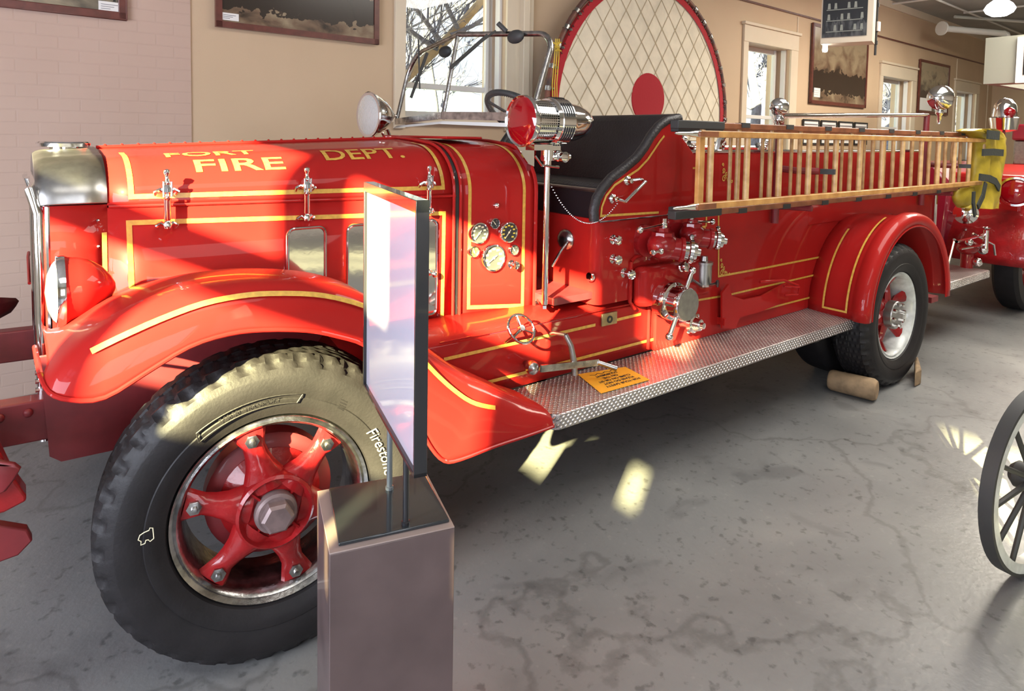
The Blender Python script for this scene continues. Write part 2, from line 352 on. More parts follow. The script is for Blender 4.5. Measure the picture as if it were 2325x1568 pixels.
def thing(name, loc, label, cat, group=None):
    o = bpy.data.objects.new(name, None); C.objects.link(o); o.location = loc; o['_o'] = tuple(loc); o.empty_display_size = 0.1
    o['label'] = label; o['category'] = cat
    if group: o['group'] = group
    return o
def tag(o, label, cat, group=None, kind=None):
    o['label'] = label; o['category'] = cat
    if group: o['group'] = group
    if kind: o['kind'] = kind
    return o
def struct(o): o['kind'] = 'structure'; return o

_txt = {}
def text2d(st, size, shear=0.0, bold=0.0):
    cu = bpy.data.curves.new('t', 'FONT'); cu.body = st; cu.size = size; cu.align_x = 'CENTER'; cu.align_y = 'CENTER'; cu.shear = shear; cu.offset = bold; cu.resolution_u = 3
    o = bpy.data.objects.new('t', cu); C.objects.link(o); dg = bpy.context.evaluated_depsgraph_get()
    me = o.evaluated_get(dg).to_mesh(); vs = [tuple(v.co) for v in me.vertices]; fs = [tuple(p.vertices) for p in me.polygons]
    o.to_mesh_clear(); bpy.data.objects.remove(o); bpy.data.curves.remove(cu)
    return vs, fs
def add_text(b, st, size, o, ex, ey, lift=0.0015, **kw):      # planar text
    o, ex, ey = V(o), V(ex).normalized(), V(ey).normalized(); nn = ex.cross(ey)
    vs, fs = text2d(st, size, **kw); b.add([o+ex*x+ey*y+nn*lift for x, y, z in vs], fs); return b

# ============================================================ ROOM
wallW = B(WM)
def win(u0, v0, u1, zb, zt, sasht=0.22): s0 = atw(u0, v0).x; s1 = atw(u1, v0).x; return (s0, s1, zb, zt)
WINS = [win(918, 100, 1147, 1.74, 3.15), win(1696, 100, 1794, 1.20, 2.90), win(2002, 180, 2069, 1.20, 2.76), win(2169, 215, 2214, 1.20, 2.72)]
SX0 = atw(432, 100).x; SEND = atw(2252, 220).x; CEIL = 4.1
def wallrun(s0, s1, mt, name, t0=0.0):
    b = B(WM); x = s0
    for (a, c, zb, zt) in WINS:
        if c < s0 or a > s1: continue
        b.box(x, a, t0, 0.35, 0, CEIL); b.box(a, c, t0, 0.35, 0, zb); b.box(a, c, t0, 0.35, zt, CEIL); x = c
    b.box(x, s1, t0, 0.35, 0, CEIL)
    return struct(b.build(name, mt, smooth=0))
wallrun(-4.5, SX0, 'brick', 'wall_north_brick', -0.012)
wallrun(SX0, SEND+0.3, 'wall', 'wall_north')
for i, (a, c, zb, zt) in enumerate(WINS):
    fr = B(WM); t = 0.20
    fw = 0.055 if i else 0.06
    fr.box(a, a+fw, t, t+.05, zb, zt); fr.box(c-fw, c, t, t+.05, zb, zt); fr.box(a, c, t, t+.05, zt-.06, zt); fr.box(a, c, t, t+.05, zb, zb+.06)
    zm = atw(1000, 198, .2).z if i == 0 else (zb+zt)/2-0.13
    fr.box(a, c, t-.012, t+.05, zm-.025, zm+.025)
    fr.box(c-fw-.035, c-fw, t-.03, t+.0, zb, zt); fr.box(c-.03, c, 0.05, 0.12, zb, zt)
    o = struct(fr.build('window_%d' % (i+1), 'trimwhite', bevel=0.004))
    g = B(WM); g.box(a+fw, c-fw, t+.022, t+.026, zb+.05, zt-.05); g.build('glass_pane', 'glass', o)
    cs = B(WM); cw = 0.20 if i else 0.17
    cs.box(a-cw*.6, a, -.03, 0, zb-.1, zt+.0); cs.box(c, c+cw, -.03, 0, zb-.1, zt); cs.box(a-cw*.6, c+cw, -.034, 0, zt, zt+.22); cs.box(a-cw*.6-.03, c+cw+.03, -.06, 0, zt+.22, zt+.26)
    cs.box(a-.12, c+cw, -.07, 0.18, zb-.05, zb)
    struct(cs.build('trim_%d' % (i+1), 'trimwall', bevel=0.004))
b = B(WM); s_ = atw(1184, 120).x; b.box(s_-.05, s_+.03, -.09, 0, 0, CEIL); b.box(s_+.05, s_+.10, -.06, 0, 0, CEIL)
struct(b.build('trim_5', 'trimwall', bevel=0.008))
b = B(WM); zl = 3.42; b.box(3.9, SEND, -.028, 0, zl, zl+.022); struct(b.build('trim_6', 'wood_frame'))
b = B(WM); b.box(3.9, SEND, -.035, 0, CEIL-.13, CEIL); struct(b.build('trim_7', 'trimwall'))
for i, u in enumerate((1806, 2172, 2245)):
    b = B(WM); q = atw(u, 150); b.box(q.x, q.x+.02, -.012, 0, 0, 3.4); struct(b.build('trim_%d' % (8+i), 'trimwall'))
# east end wall, with a jog, and the two walls behind the camera
pe = WM @ V((SEND, 0, 0))
b = B(); b.box(pe.x, pe.x+.3, -5.2, pe.y+.4, 0, CEIL); struct(b.build('wall_east', 'wall', smooth=0))
b = B()
x0 = -3.2
cols = [(-1.62, -1.17), (0.34, 0.64), (0.81, 1.78), (1.95, 2.92)]; rows = [(0.915, 1.365), (1.492, 1.955)]  # unseen openings, narrowed and slit to shape the sun patches
ys = [-5.2]
for a, c in cols:
    b.box(x0-.06, x0, ys[-1], a-1.984, 0, CEIL); ys.append(c-1.984)
    if a == .34:
        b.box(x0-.06, x0, a-1.984, c-1.984, rows[1][0]+1.504, 1.74+1.504)
        b.box(x0-.06, x0, a-1.984, .50-1.984, rows[0][0]+1.504, rows[0][1]+1.504); b.box(x0-.06, x0, .50-1.984, c-1.984, rows[0][0]+1.504, .98+1.504); b.box(x0-.06, x0, .50-1.984, c-1.984, 1.14+1.504, rows[0][1]+1.504)
    if a == .81:
        b.box(x0-.06, x0, a-1.984, .87-1.984, rows[0][0]+1.504, rows[0][1]+1.504); b.box(x0-.06, x0, .93-1.984, 1.02-1.984, rows[0][0]+1.504, rows[0][1]+1.504); b.box(x0-.06, x0, .87-1.984, .93-1.984, 1.14+1.504, rows[0][1]+1.504)
    b.box(x0-.06, x0, a-1.984, c-1.984, 0, rows[0][0]+1.504); b.box(x0-.06, x0, a-1.984, c-1.984, rows[0][1]+1.504, rows[1][0]+1.504); b.box(x0-.06, x0, a-1.984, c-1.984, rows[1][1]+1.504, CEIL)
b.box(x0-.06, x0, ys[-1], 4.9, 0, CEIL)
struct(b.build('wall_west', 'wallplain', smooth=0))
b = B(); b.box(-3.2, -1.6, -5.2, -5.0, 0, CEIL); b.box(-1.6, 0.9, -5.2, -5.0, 0, .9); b.box(-1.6, .9, -5.2, -5.0, 3.2, CEIL); b.box(-.4, -.3, -5.2, -5.0, .9, 3.2); b.box(.9, pe.x+.3, -5.2, -5.0, 0, CEIL)
struct(b.build('wall_south', 'wallplain', smooth=0))
b = B(); b.box(-3.4, pe.x+.3, -5.3, 5.9, -.1, 0); struct(b.build('floor', 'floor', smooth=0))
b = B(); b.box(-3.4, pe.x+.3, -5.3, 6.2, CEIL, CEIL+.1); struct(b.build('ceiling', 'ceil', smooth=0))

# ============================================================ FIRE ENGINE
YC = 2.95
def interp(x, tb):
    if x <= tb[0][0]: return tb[0][1]
    for (a, p), (b_, q) in zip(tb, tb[1:]):
        if x <= b_: return p+(q-p)*(x-a)/(b_-a)
    return tb[-1][1]
def mir(p): return V((p[0], 2*YC-p[1], p[2]))
T = thing('fire_engine', (3.2, YC, 0), 'long red open-cab antique fire engine with gold striping, parked beside the cream wall', 'fire engine')

# hood cross-section: s 0..1 from the side seam to the centre hinge
def hw(x): return interp(x, [(0.04, .435), (.23, .45), (1.52, .55), (1.93, .59)])
def hzt(x): return interp(x, [(0.04, 1.512), (.23, 1.522), (1.5, 1.572), (1.95, 1.572)])
def hzs(x): return interp(x, [(0.04, 1.36), (.23, 1.36), (1.5, 1.35), (1.95, 1.34)])
def hp(x, s, lift=0.0):                               # s<=0: down the side by -s metres
    w_, zt, zs = hw(x), hzt(x), hzs(x); rh = interp(x, [(.1, .20), (1.5, .24), (1.95, .27)])
    if s <= 0: return V((x, YC-w_-lift, zs+s))
    if s < 0.55:
        a = s/0.55*PI/2; rv = zt-.018-zs
        return V((x, YC-w_+rh*(1-math.cos(a))-lift*math.cos(a), zs+rv*math.sin(a)+lift*math.sin(a)))
    q = (s-.55)/.45; y = YC-w_+rh+(w_-rh)*q
    return V((x, y, zt-.018*(1-q)**2+lift))
def hn(x, s):
    if s <= 0: return V((0, -1, 0))
    if s < .55: a = s/.55*PI/2; return V((0, -math.cos(a), math.sin(a)))
    return V((0, 0, 1))
def both(fn):                                         # call for the near (-) side then mirrored
    fn(lambda p: V(p)); fn(mir)
SS = [i/22 for i in range(23)]
def hoodtop(xa, xb, s0=0.0):
    b = B(); xs = [xa+(xb-xa)*i/12 for i in range(13)]
    for f in (lambda p: V(p), mir):
        b.loft([[f(hp(x, -.012))]+[f(hp(x, s)) for s in SS] for x in xs])
    return b
b = hoodtop(.232, 1.515); hood = b.build('hood', 'red', T, solid=.006)
sides = []
for f in (lambda p: V(p), mir):
    b = B(); b.loft([[f(hp(x, -.02)), f(hp(x, -.66))] for x in [.232+(1.283)*i/10 for i in range(11)]])
    sides.append(b.build('hood_side_panel', 'red', T, solid=.006))
side = sides[0]
b = B()                                                # centre hinge, beads and cowl seam
b.tube([V((x, YC, hzt(x)+.004)) for x in (.24, .9, 1.5)], .008, 8)
for i in range(22): b.ball((.27+i*.056, YC, hzt(.27+i*.056)+.012), .006, 6)
for f in (lambda p: V(p), mir):
    b.tube([f(hp(x, -.016, .001)) for x in (.235, .7, 1.1, 1.515)], .006, 8)
b.build('hood_hinge', 'red', hood)
b = B()
for f in (lambda p: V(p), mir): b.loft([[f(hp(x, s, .004)) for s in [-.62, -.4, -.2, 0]+SS] for x in (1.512, 1.530)])
b.build('hood_seam', 'black', T)
b = B()
for f in (lambda p: V(p), mir):
    b.tube([f(hp(1.505, s, .006)) for s in [-.6, -.3, 0]+SS], .007, 8); b.tube([f(hp(1.538, s, .006)) for s in [-.6, -.3, 0]+SS], .007, 8)
b.build('hood_beading', 'red', T)
# lettering on the hood shoulder
def hoodtext(st, xc, sc, wid, hgt, name):
    vs, fs = text2d(st, 1.0, bold=.012)
    xs = [p[0] for p in vs]; y_ = [p[1] for p in vs]; W_ = max(xs)-min(xs); H_ = max(y_)-min(y_)
    b = B(); mx_ = (max(xs)+min(xs))/2; my_ = (max(y_)+min(y_))/2
    pts = []
    import bmesh
    bm = bmesh.new(); bv = [bm.verts.new((x, y, 0)) for x, y, z in vs]
    for f_ in fs:
        try: bm.faces.new([bv[i] for i in f_])
        except ValueError: pass
    for i in range(1, 16):
        bmesh.ops.bisect_plane(bm, geom=bm.verts[:]+bm.edges[:]+bm.faces[:], plane_co=(0, min(y_)+H_*i/16, 0), plane_no=(0, 1, 0))
    bm.verts.index_update(); vs = [tuple(v_.co) for v_ in bm.verts]; fs = [tuple(v_.index for v_ in f_.verts) for f_ in bm.faces]; bm.free()
    for x, y, z in vs:
        X = xc+(x-mx_)/W_*wid; sv = sc+(y-my_)/H_*hgt; pts.append(hp(X, sv, .002))
    b.add(pts, fs); return b.build(name, 'gold', hood, smooth=0)
hoodtext('FORT', .58, .46, .31, .10, 'lettering')
hoodtext('FIRE', .66, .285, .31, .13, 'lettering')
hoodtext('DEPT.', 1.15, .36, .34, .14, 'lettering')
# gold striping on the hood and cowl
b = B(); b2 = B()
x0_, x1_ = .30, 1.455
pa = [(x0_, s) for s in [.62, .5, .4, .3, .2, .12, .06]]+[(x0_, .035)]+[(x1_, .035)]+[(x1_, s) for s in [.06, .12, .2, .3, .4, .5, .62]]
def hrib(bb, pl, w_):
    out = []
    for (x, s), (x2, s2) in zip(pl, pl[1:]):
        nn = max(1, int(abs(x2-x)/.1), int(abs(s2-s)/.03) if max(s, s2) > 0 else 1); out += [(x+(x2-x)*i/nn, s+(s2-s)*i/nn) for i in range(nn)]
    out.append(pl[-1]); bb.ribbon([hp(x, s) for x, s in out], [hn(x, s) for x, s in out], w_)
hrib(b, pa, .017); b.build('gold_stripe', 'gold', hood)
hrib(b2, [(.305, -.64), (.292, -.072), (1.46, -.090), (1.455, -.62)], .017); b2.build('gold_stripe', 'gold', side)

# radiator shell: chrome top, red cheeks
b = B(); xs = [.042, .052, .07, .10, .16, .232]
def shellring(x, ss, f):
    k_ = interp(x, [(.042, .955), (.052, .98), (.07, .993), (.10, 1), (.24, 1)])
    out = []
    for s in ss:
        p = hp(max(x, .04), s, .004); out.append(f(V((x, YC+(p.y-YC)*k_, 1.2+(p.z-1.2)*k_+(0.004 if s > 0 else 0)))))
    return out
for f in (lambda p: V(p), mir): b.loft([shellring(x, [-.004]+SS, f) for x in xs])
b.loft([shellring(.042, [0]+SS, lambda p: V(p))+shellring(.042, [0]+SS, mir)[::-1], [V((.05, YC-.40, 1.36))]*(24)+[V((.05, YC+.40, 1.36))]*(24)])
shell = b.build('radiator_shell', 'steel', T, solid=.004)
b = B()
for f in (lambda p: V(p), mir):
    b.tube([f(hp(.228, s, .010)) for s in [0]+SS], .008, 8); b.tube([f(hp(.05, s, .006)) for s in [0]+SS], .006, 8)
b.build('shell_bead', 'chrome', shell)
cheeks = []
for f in (lambda p: V(p), mir):
    b = B(); b.loft([[f(V((x, YC-hw(x)*(.95 if x < .05 else 1), z))) for z in (1.352, 1.2, 1.0, .8, .62)] for x in (.06, .075, .10, .232)])
    cheeks.append(b.build('radiator_cheek', 'red', T, solid=.006))
cheek = cheeks[0]
b = B()
for z in (1.30, 1.215, 1.13): b.ball((.205, YC-hw(.2)-.004, z), .006, 8)
b.build('screw', 'chrome_worn', cheek)
b = B(); b.ribbon([(.222, YC-.45, 1.26), (.222, YC-.45, .98)], (0, -1, 0), .014); b.build('gold_stripe', 'gold', cheek)
b = B()                                               # grille
for i in range(27):
    y = YC-.40+.8*i/26; b.bar((.055, y, .62), (.055, y, 1.37), .010, .03, up=(1, 0, 0))
b.tube([(.052, YC-.425, .60), (.048, YC-.425, 1.33), (.03, YC-.42, 1.40), (.045, YC-.30, 1.41), (.045, YC+.30, 1.41), (.03, YC+.42, 1.40), (.048, YC+.425, 1.33), (.052, YC+.425, .60)], .016, 10)
b.tube([(.075, YC-.43, .60), (.072, YC-.43, 1.35)], .010, 8)
grille = b.build('grille', 'chrome', T)
b = B(); b.box(.078, .2, YC-.40, YC+.40, .6, 1.4); b.build('radiator_core', 'grime', T)
b = B()
for i in range(7): b.cyl((.030, YC-.43, .88-.028*i), (.06, YC-.43, .88-.028*i), .008, n=8)
b.build('grille_bolt', 'chrome', grille)
b = B(); pc = at(145, 330, YC)
b.lathe((pc.x, YC, hzt(.14)-.004), (0, 0, 1), [(0, .052), (.016, .052), (.018, .082), (.030, .086), (.036, .080), (.040, .02), (.040, 0)], 32); b.build('radiator_cap', 'chrome', shell)
# bonnet latches
for (u, ztop) in ((380, 1.45), (690, 1.452), (955, 1.452)):
    for sgn in ((1,) if u != 380 else (1, -1)):
        xx = at(u, 440, YC-.50).x
        f = (lambda p: V(p)) if sgn > 0 else mir
        yb = YC-hw(xx)-.022
        b = B()
        b.lathe(f((xx, yb-.012, 1.262)), (0, 0, 1), [(0, .0), (.004, .011), (.016, .014), (.03, .008), (.034, .011), (.098, .011), (.104, .014), (.112, .006), (.135, .006)], 14)
        b.lathe(f((xx, yb-.012, 1.385)), (0, 0, 1), [(0, .006), (.004, .016), (.018, .018), (.03, .010), (.036, .012), (.05, .006), (.062, .007), (.068, .011), (.078, .011), (.084, 0)], 14)
        lt = b.build('hood_latch', 'chrome', T)
        for z, r_ in ((1.39, .034), (1.275, .030)):
            b = B()
            for sg in (-1, 1): b.tube([f((xx, yb-.012, z-.005)), f((xx+sg*r_*.6, yb-.004, z+.008)), f((xx+sg*r_, yb+.0, z+.0)), f((xx+sg*r_*.9, yb+.018, z-.01))], .007, 8)
            b.build('wing_nut', 'chrome', lt)
        b = B(); b.tube([f((xx-.012, yb-.02, 1.375)), f((xx-.012, yb-.022, 1.425)), f((xx+.012, yb-.022, 1.425)), f((xx+.012, yb-.02, 1.375))], .004, 6, closed=True)
        b.build('latch_loop', 'chrome', lt)
# chrome framed vent doors on the hood side
for (ua, ub, vt) in ((650, 735, 521), (781, 873, 519), (895, 978, 517)):
    xa = at(ua, vt+30, YC-.495).x; xb = at(ub, vt+30, YC-.495).x; zt_ = 1.235
    y_ = YC-hw((xa+xb)/2)-.004
    def rr_(xa, xb, za, zb, r, yv):
        out = []
        for cx_, cz_, a0 in ((xb-r, zb-r, 0), (xa+r, zb-r, 90), (xa+r, za+r, 180), (xb-r, za+r, 270)):
            for i in range(7): a = math.radians(a0+15*i); out.append(V((cx_+r*math.cos(a), yv, cz_+r*math.sin(a))))
        return out
    b = B(); b.prism(rr_(xa+.006, xb-.006, .832, zt_-.006, .022, y_-.001), (0, -.006, 0)); d = b.build('vent_door', 'chrome', T, label='polished vent door with mirror finish')
    b = B(); b.tube(rr_(xa, xb, .826, zt_, .026, y_-.006), .006, 8, closed=True); b.build('door_frame', 'chrome', d)
    b = B(); b.cyl((xb-.022, y_-.005, 1.005), (xb-.022, y_-.02, 1.005), .006); b.ball((xb-.022, y_-.03, 1.005), .014, 14, (1, .8, 1)); b.build('knob', 'chrome', d)
b = B()
for x, z, r_ in ((at(985, 692, 2.42).x, .845, .008), (at(1010, 692, 2.41).x, .845, .006), (at(992, 705, 2.42).x, .815, .016)): b.ball((x, 2.415, z), r_, 10, (1, .8, 1))
b.build('rivet', 'castred', side)

# cowl
b = B()
for f in (lambda p: V(p), mir): b.loft([[f(hp(x, s)) for s in [-.60, -.4, -.2, -.02]+SS] for x in (1.53, 1.6, 1.7, 1.8, 1.9, 1.935)])
cowl = b.build('cowl', 'red', T, solid=.008)
b = B()
for f in (lambda p: V(p), mir): b.tube([f(hp(1.932, s, .004)) for s in [-.6, -.3, 0]+SS], .009, 8)
b.tube([at(1045, 722, 2.395), at(1210, 708, 2.365)], .006, 8)
b.build('cowl_beading', 'red', cowl)
b = B(); hrib(b, [(1.585, .62), (1.585, .5), (1.585, .4), (1.585, .3), (1.585, .2), (1.585, .1), (1.585, 0), (1.585, -.515), (1.868, -.535), (1.868, 0), (1.868, .1), (1.868, .2), (1.868, .3), (1.868, .4), (1.868, .5), (1.868, .62)], .017); b.build('gold_stripe', 'gold', cowl)
b = B(); zt = 1.578; b.prism([(1.60, 2.62, zt), (1.80, 2.62, zt), (1.83, 2.66, zt), (1.83, 3.24, zt), (1.8, 3.28, zt), (1.60, 3.28, zt)], (0, 0, .012)); b.build('cowl_vent_lid', 'red', cowl, bevel=.004)
b = B(); b.box(1.90, 1.93, YC-.56, YC+.56, 1.15, 1.53); b.build('dashboard', 'darkred', T)
# gauges
GY = YC-.573
def cowl_y(x): return YC-hw(x)
def gauge(u, v, rp, face, mk, ang):
    p = at(u, v, 2.385); y = cowl_y(p.x); p = at(u, v, y-.008); r = rp/1.0*(p.x*.604+p.y*.796)/FPX
    b = B(); b.lathe((p.x, y+.002, p.z), (0, -1, 0), [(0, r), (.012, r), (.020, r*.94), (.021, r*.84), (.012, r*.80)], 36); g = b.build('gauge', 'chrome', T)
    b = B(); b.lathe((p.x, y, p.z), (0, -1, 0), [(.0, r*.82), (.0125, r*.82)], 36); b.build('gauge_face', face, g)
    b = B(); fy = y-.0130
    n_ = 9 if r > .035 else 4
    for i in range(n_):
        a = math.radians(225-270*i/(n_-1)); rr = r*.62; q = V((p.x+rr*math.cos(a), fy, p.z+rr*math.sin(a))); s_ = r*.10 if r > .035 else r*.05
        b.box(q.x-s_*1.2, q.x+s_*1.2, fy-.0004, fy+.001, q.z-s_*.7, q.z+s_*.7)
    b.build('gauge_numerals', mk, g)
    b = B(); a = math.radians(ang); dx, dz = math.cos(a), math.sin(a)
    b.bar((p.x-dx*r*.3, fy-.002, p.z-dz*r*.3), (p.x+dx*r*.70, fy-.002, p.z+dz*r*.70), .002, r*.07, up=(0, 1, 0)); b.lathe((p.x, fy, p.z), (0, -1, 0), [(0, r*.09), (.003, r*.09)], 12); b.build('gauge_needle', 'cream', g)
gauge(1087, 529, 26, 'dialgrey', 'cream', 228); gauge(1154, 527, 25, 'dial', 'yellowmark', 230); gauge(1122, 507, 13, 'dial', 'cream', 130)
gauge(1120, 585, 33, 'dialgrey', 'cream', 212); gauge(1075, 571, 14, 'brass', 'cream', 110); gauge(1166, 567, 13, 'dialgrey', 'cream', 125)
def knobpull(u, v, y, r, name='pull_knob', ext=.045):
    p = at(u, v, y); b = B()
    b.lathe((p.x, p.y, p.z), (0, -1, 0), [(0, r*1.0), (.004, r*1.0), (.008, r*.5), (ext*.55, r*.42), (ext*.75, r*.9), (ext*.85, r), (ext, r*.85), (ext*1.02, r*.3), (ext*1.02, 0)], 20)
    for i in range(8):
        a = PI*i/4; b.ball((p.x+math.cos(a)*r*.85, p.y-ext*.87, p.z+math.sin(a)*r*.85), r*.24, 6)
    return b.build(name, 'chrome', T)
knobpull(1160, 599, 2.375, .020); 
p = at(1125, 466, 2.38); b = B(); b.lathe((p.x, 2.385, p.z), (0, -1, 0), [(0, .014), (.008, .015), (.02, .012), (.026, .006), (.028, 0)], 16); b.build('horn_button', 'chrome', T)
# siren light and its post
sc = V((1.715, 2.2, 1.662)); R_ = .112
b = B(); b.lathe(sc, (1, 0, 0), [(0, R_*.90), (-.006, R_*.96), (.004, R_), (.016, R_*.98), (.022, R_*.9), (.03, R_*.88)], 48); sr = b.build('siren_light', 'chrome', T, label='chrome siren light with red lens')
b = B(); b.lathe(sc, (-1, 0, 0), [(0, R_*.91), (.008, R_*.80), (.016, R_*.5), (.019, 0)], 40); b.build('lens', 'glassred', sr)
b = B(); b.lathe(sc, (1, 0, 0), [(.03, R_*.86), (.13, R_*.84)], 48); b.build('perforated_band', 'perf', sr)
b = B(); b.lathe(sc, (1, 0, 0), [(.13, R_*.90), (.15, R_*.92), (.152, R_*.95), (.222, R_*.95), (.225, R_*.86), (.25, R_*.80), (.30, R_*.74), (.35, R_*.60), (.385, R_*.40), (.405, R_*.18), (.408, 0)], 48); b.build('siren_housing', 'chrome', sr)
for g in range(6):
    b = B(); a0 = math.radians(60*g+12)
    for j in range(5):
        x = sc.x+.160+j*.013
        b.tube([(x, sc.y+math.cos(a)*R_*.957, sc.z+math.sin(a)*R_*.957) for a in [a0+math.radians(6*i) for i in range(7)]], .0032, 6)
    b.build('siren_slot', 'black', sr)
b = B(); b.box(sc.x+.05, sc.x+.2, sc.y-.03, sc.y+.03, sc.z-.125, sc.z-.10); b.cyl((sc.x+.15, sc.y, sc.z-.17), (sc.x+.15, sc.y, sc.z-.11), .03)
b.ball((sc.x+.21, sc.y, sc.z-.15), .028, 12); b.cyl((sc.x+.12, sc.y, sc.z-.16), (sc.x+.27, sc.y-.01, sc.z-.155), .014); b.lathe((sc.x+.22, sc.y-.045, sc.z-.155), (0, 1, 0), [(0, .012), (.004, .024), (.03, .024), (.034, .012)], 16)
b.tube([(sc.x+.08, sc.y, sc.z-.15), (sc.x+.10, sc.y-.02, sc.z-.19), (sc.x+.2, sc.y-.02, sc.z-.2)], .006, 6); b.build('siren_bracket', 'chrome', sr)
pt = at(1243, 372, 2.2); pb = at(1240, 690, 2.2)
b = B(); b.tube([V((pt.x, 2.2, pt.z+.02)), V((pt.x, 2.2, pb.z))], .0135, 16); b.lathe((pt.x, 2.2, pt.z-.01), (0, 0, 1), [(0, .0135), (.002, .019), (.03, .019), (.032, .012)], 16); post = b.build('grab_post', 'chrome', T)
b = B(); q = at(1218, 675, 2.36); b.box(q.x-.018, q.x+.018, 2.345, 2.365, q.z-.035, q.z+.04); b.bar((q.x, 2.355, q.z), (pt.x, 2.2, q.z-.0), .016, .014); b.build('post_bracket', 'chrome', post)
b = B(); b.prism([at(1172, 330, 2.37), at(1213, 318, 2.37), at(1213, 378, 2.37), at(1200, 372, 2.37)], (0, .012, 0)); b.build('cowl_wing', 'chrome', cowl)  # chrome sliver added in place of bright window light behind the cowl

# windscreen: two panes meeting in a shallow vee
A0, A1 = at(1005, 262, YC), at(1040, 78, YC)
N0 = V((1.90, 2.36, A0.z-.012)); N1 = V((2.03, 2.36, A1.z-.045))
F0 = at(900, 276, 3.54); F1 = V((F0.x+.10, 3.54, A1.z-.06))
def rounded(p00, p01, p10, p11, r):                    # bottom centre, top centre, bottom outer, top outer
    t = (p01-p11).normalized(); d_ = (p10-p11).normalized(); c = [p11+t*r*(1-math.sin(a))+d_*r*(1-math.cos(a)) for a in [PI/2*i/8 for i in range(9)]]
    return [p00, p01]+c+[p10]
b = B(); nr = rounded(A0, A1, N0, N1, .09); fr_ = rounded(A0, A1, F0, F1, .16)
b.tube(nr[1:], .014, 12); b.tube(fr_[1:], .012, 12)
b.bar(A0, N0, .02, .04, up=(0, 0, 1)); b.bar(A0, F0, .02, .035); b.tube([A0-V((0, 0, .02)), A1], .011, 8)
ws = b.build('windscreen', 'chrome_worn', T)
b = B(); b.loft([nr, [(p+V((.003, 0, 0))) for p in nr]], closed=True, cap=True); b.loft([fr_, [(p+V((.003, 0, 0))) for p in fr_]], closed=True, cap=True); b.build('windscreen_glass', 'glass', ws, smooth=0)
b = B(); b.loft([[A0+V((0, 0, -.03)), N0+V((0, 0, -.03))], [A0+V((-.02, 0, -.045)), N0+V((-.02, 0, -.05))]]); b.loft([[A0+V((0, 0, -.03)), F0+V((0, 0, -.025))], [A0+V((-.02, 0, -.045)), F0+V((-.02, 0, -.04))]])
b.build('windscreen_seal', 'mat_white', ws, smooth=0)
for (u1, v1, yy, u2, v2, ua, va_, ub, vb) in ((1160, 75, 2.62, 1025, 152, 1105, 85, 1140, 98), (985, 95, 3.3, 935, 220, 970, 100, 1010, 110)):
    b = B(); top = at(u1-35, v1-5, yy); b.tube([top, at(u2+18, v2-18, yy-.02)], .005, 8)
    b.bar(at(u2-2, v2+2, yy-.01), at(u1-53 if yy < 3 else u1-15, v1+5 if yy < 3 else v1+25, yy-.01), .008, .016)
    b.build('wiper', 'black2', ws)
for (u, v, yy) in ((1155, 70, 2.6), (998, 106, 3.32)):
    p = at(u, v, yy); b = B(); b.ball((p.x+.02, p.y-.03, p.z-.03), .062, 16, (.4, 1.0, .55)); b.cyl((p.x, p.y+.02, p.z), (p.x-.03, p.y+.05, p.z+.04), .012); b.build('wiper_motor', 'black2', ws)
# steering wheel
b = B(); c_ = V((2.06, 2.62, 1.685)); nn = V((.58, 0, .81)).normalized(); e1 = V((0, 1, 0)); e2 = nn.cross(e1)
b.tube([c_+(e1*math.cos(a)+e2*math.sin(a))*.215 for a in [2*PI*i/48 for i in range(48)]], .015, 10, closed=True)
stw = b.build('steering_wheel', 'black2', T)
b = B()
for i in range(96): a = 2*PI*i/96; b.ball(c_+(e1*math.cos(a)+e2*math.sin(a))*.204-nn*.008, .0065, 6)
b.build('finger_grip', 'black2', stw)
b = B()
for i in range(4): a = PI/4+PI/2*i; b.bar(c_-nn*.02, c_+(e1*math.cos(a)+e2*math.sin(a))*.21, .02, .008, up=nn)
b.cyl(c_-nn*.03, c_+nn*.01, .035); b.cyl(c_, c_-nn*.55, .016); b.build('steering_column', 'black2', stw)
# chrome spotlight on the far side of the cowl
p = at(868, 262, 3.50); b = B(); rs = .128
b.lathe(p+V((-.10, -.02, 0)), V((1, .10, .0)), [(0, rs), (.004, rs*1.04), (.012, rs), (.03, rs*.96), (.09, rs*.72), (.13, rs*.45), (.16, rs*.2), (.175, rs*.08), (.19, rs*.06), (.192, 0)], 36)
sp_ = b.build('spotlight', 'chrome', T)
b = B(); b.lathe(p+V((-.10, -.02, 0)), V((-1, -.10, 0)), [(-.004, rs*.97), (.004, rs*.8), (.008, 0)], 32); b.build('lens', 'lens', sp_)
b = B(); b.tube([p+V((.03, 0, -.08)), p+V((.05, 0, -.13)), p+V((.07, .0, -.20))], .012, 8); b.tube([p+V((.0, -.0, -.10)), p+V((.03, 0, -.16)), p+V((-.01, 0, -.2))], .008, 8); b.build('spotlight_arm', 'chrome', sp_)

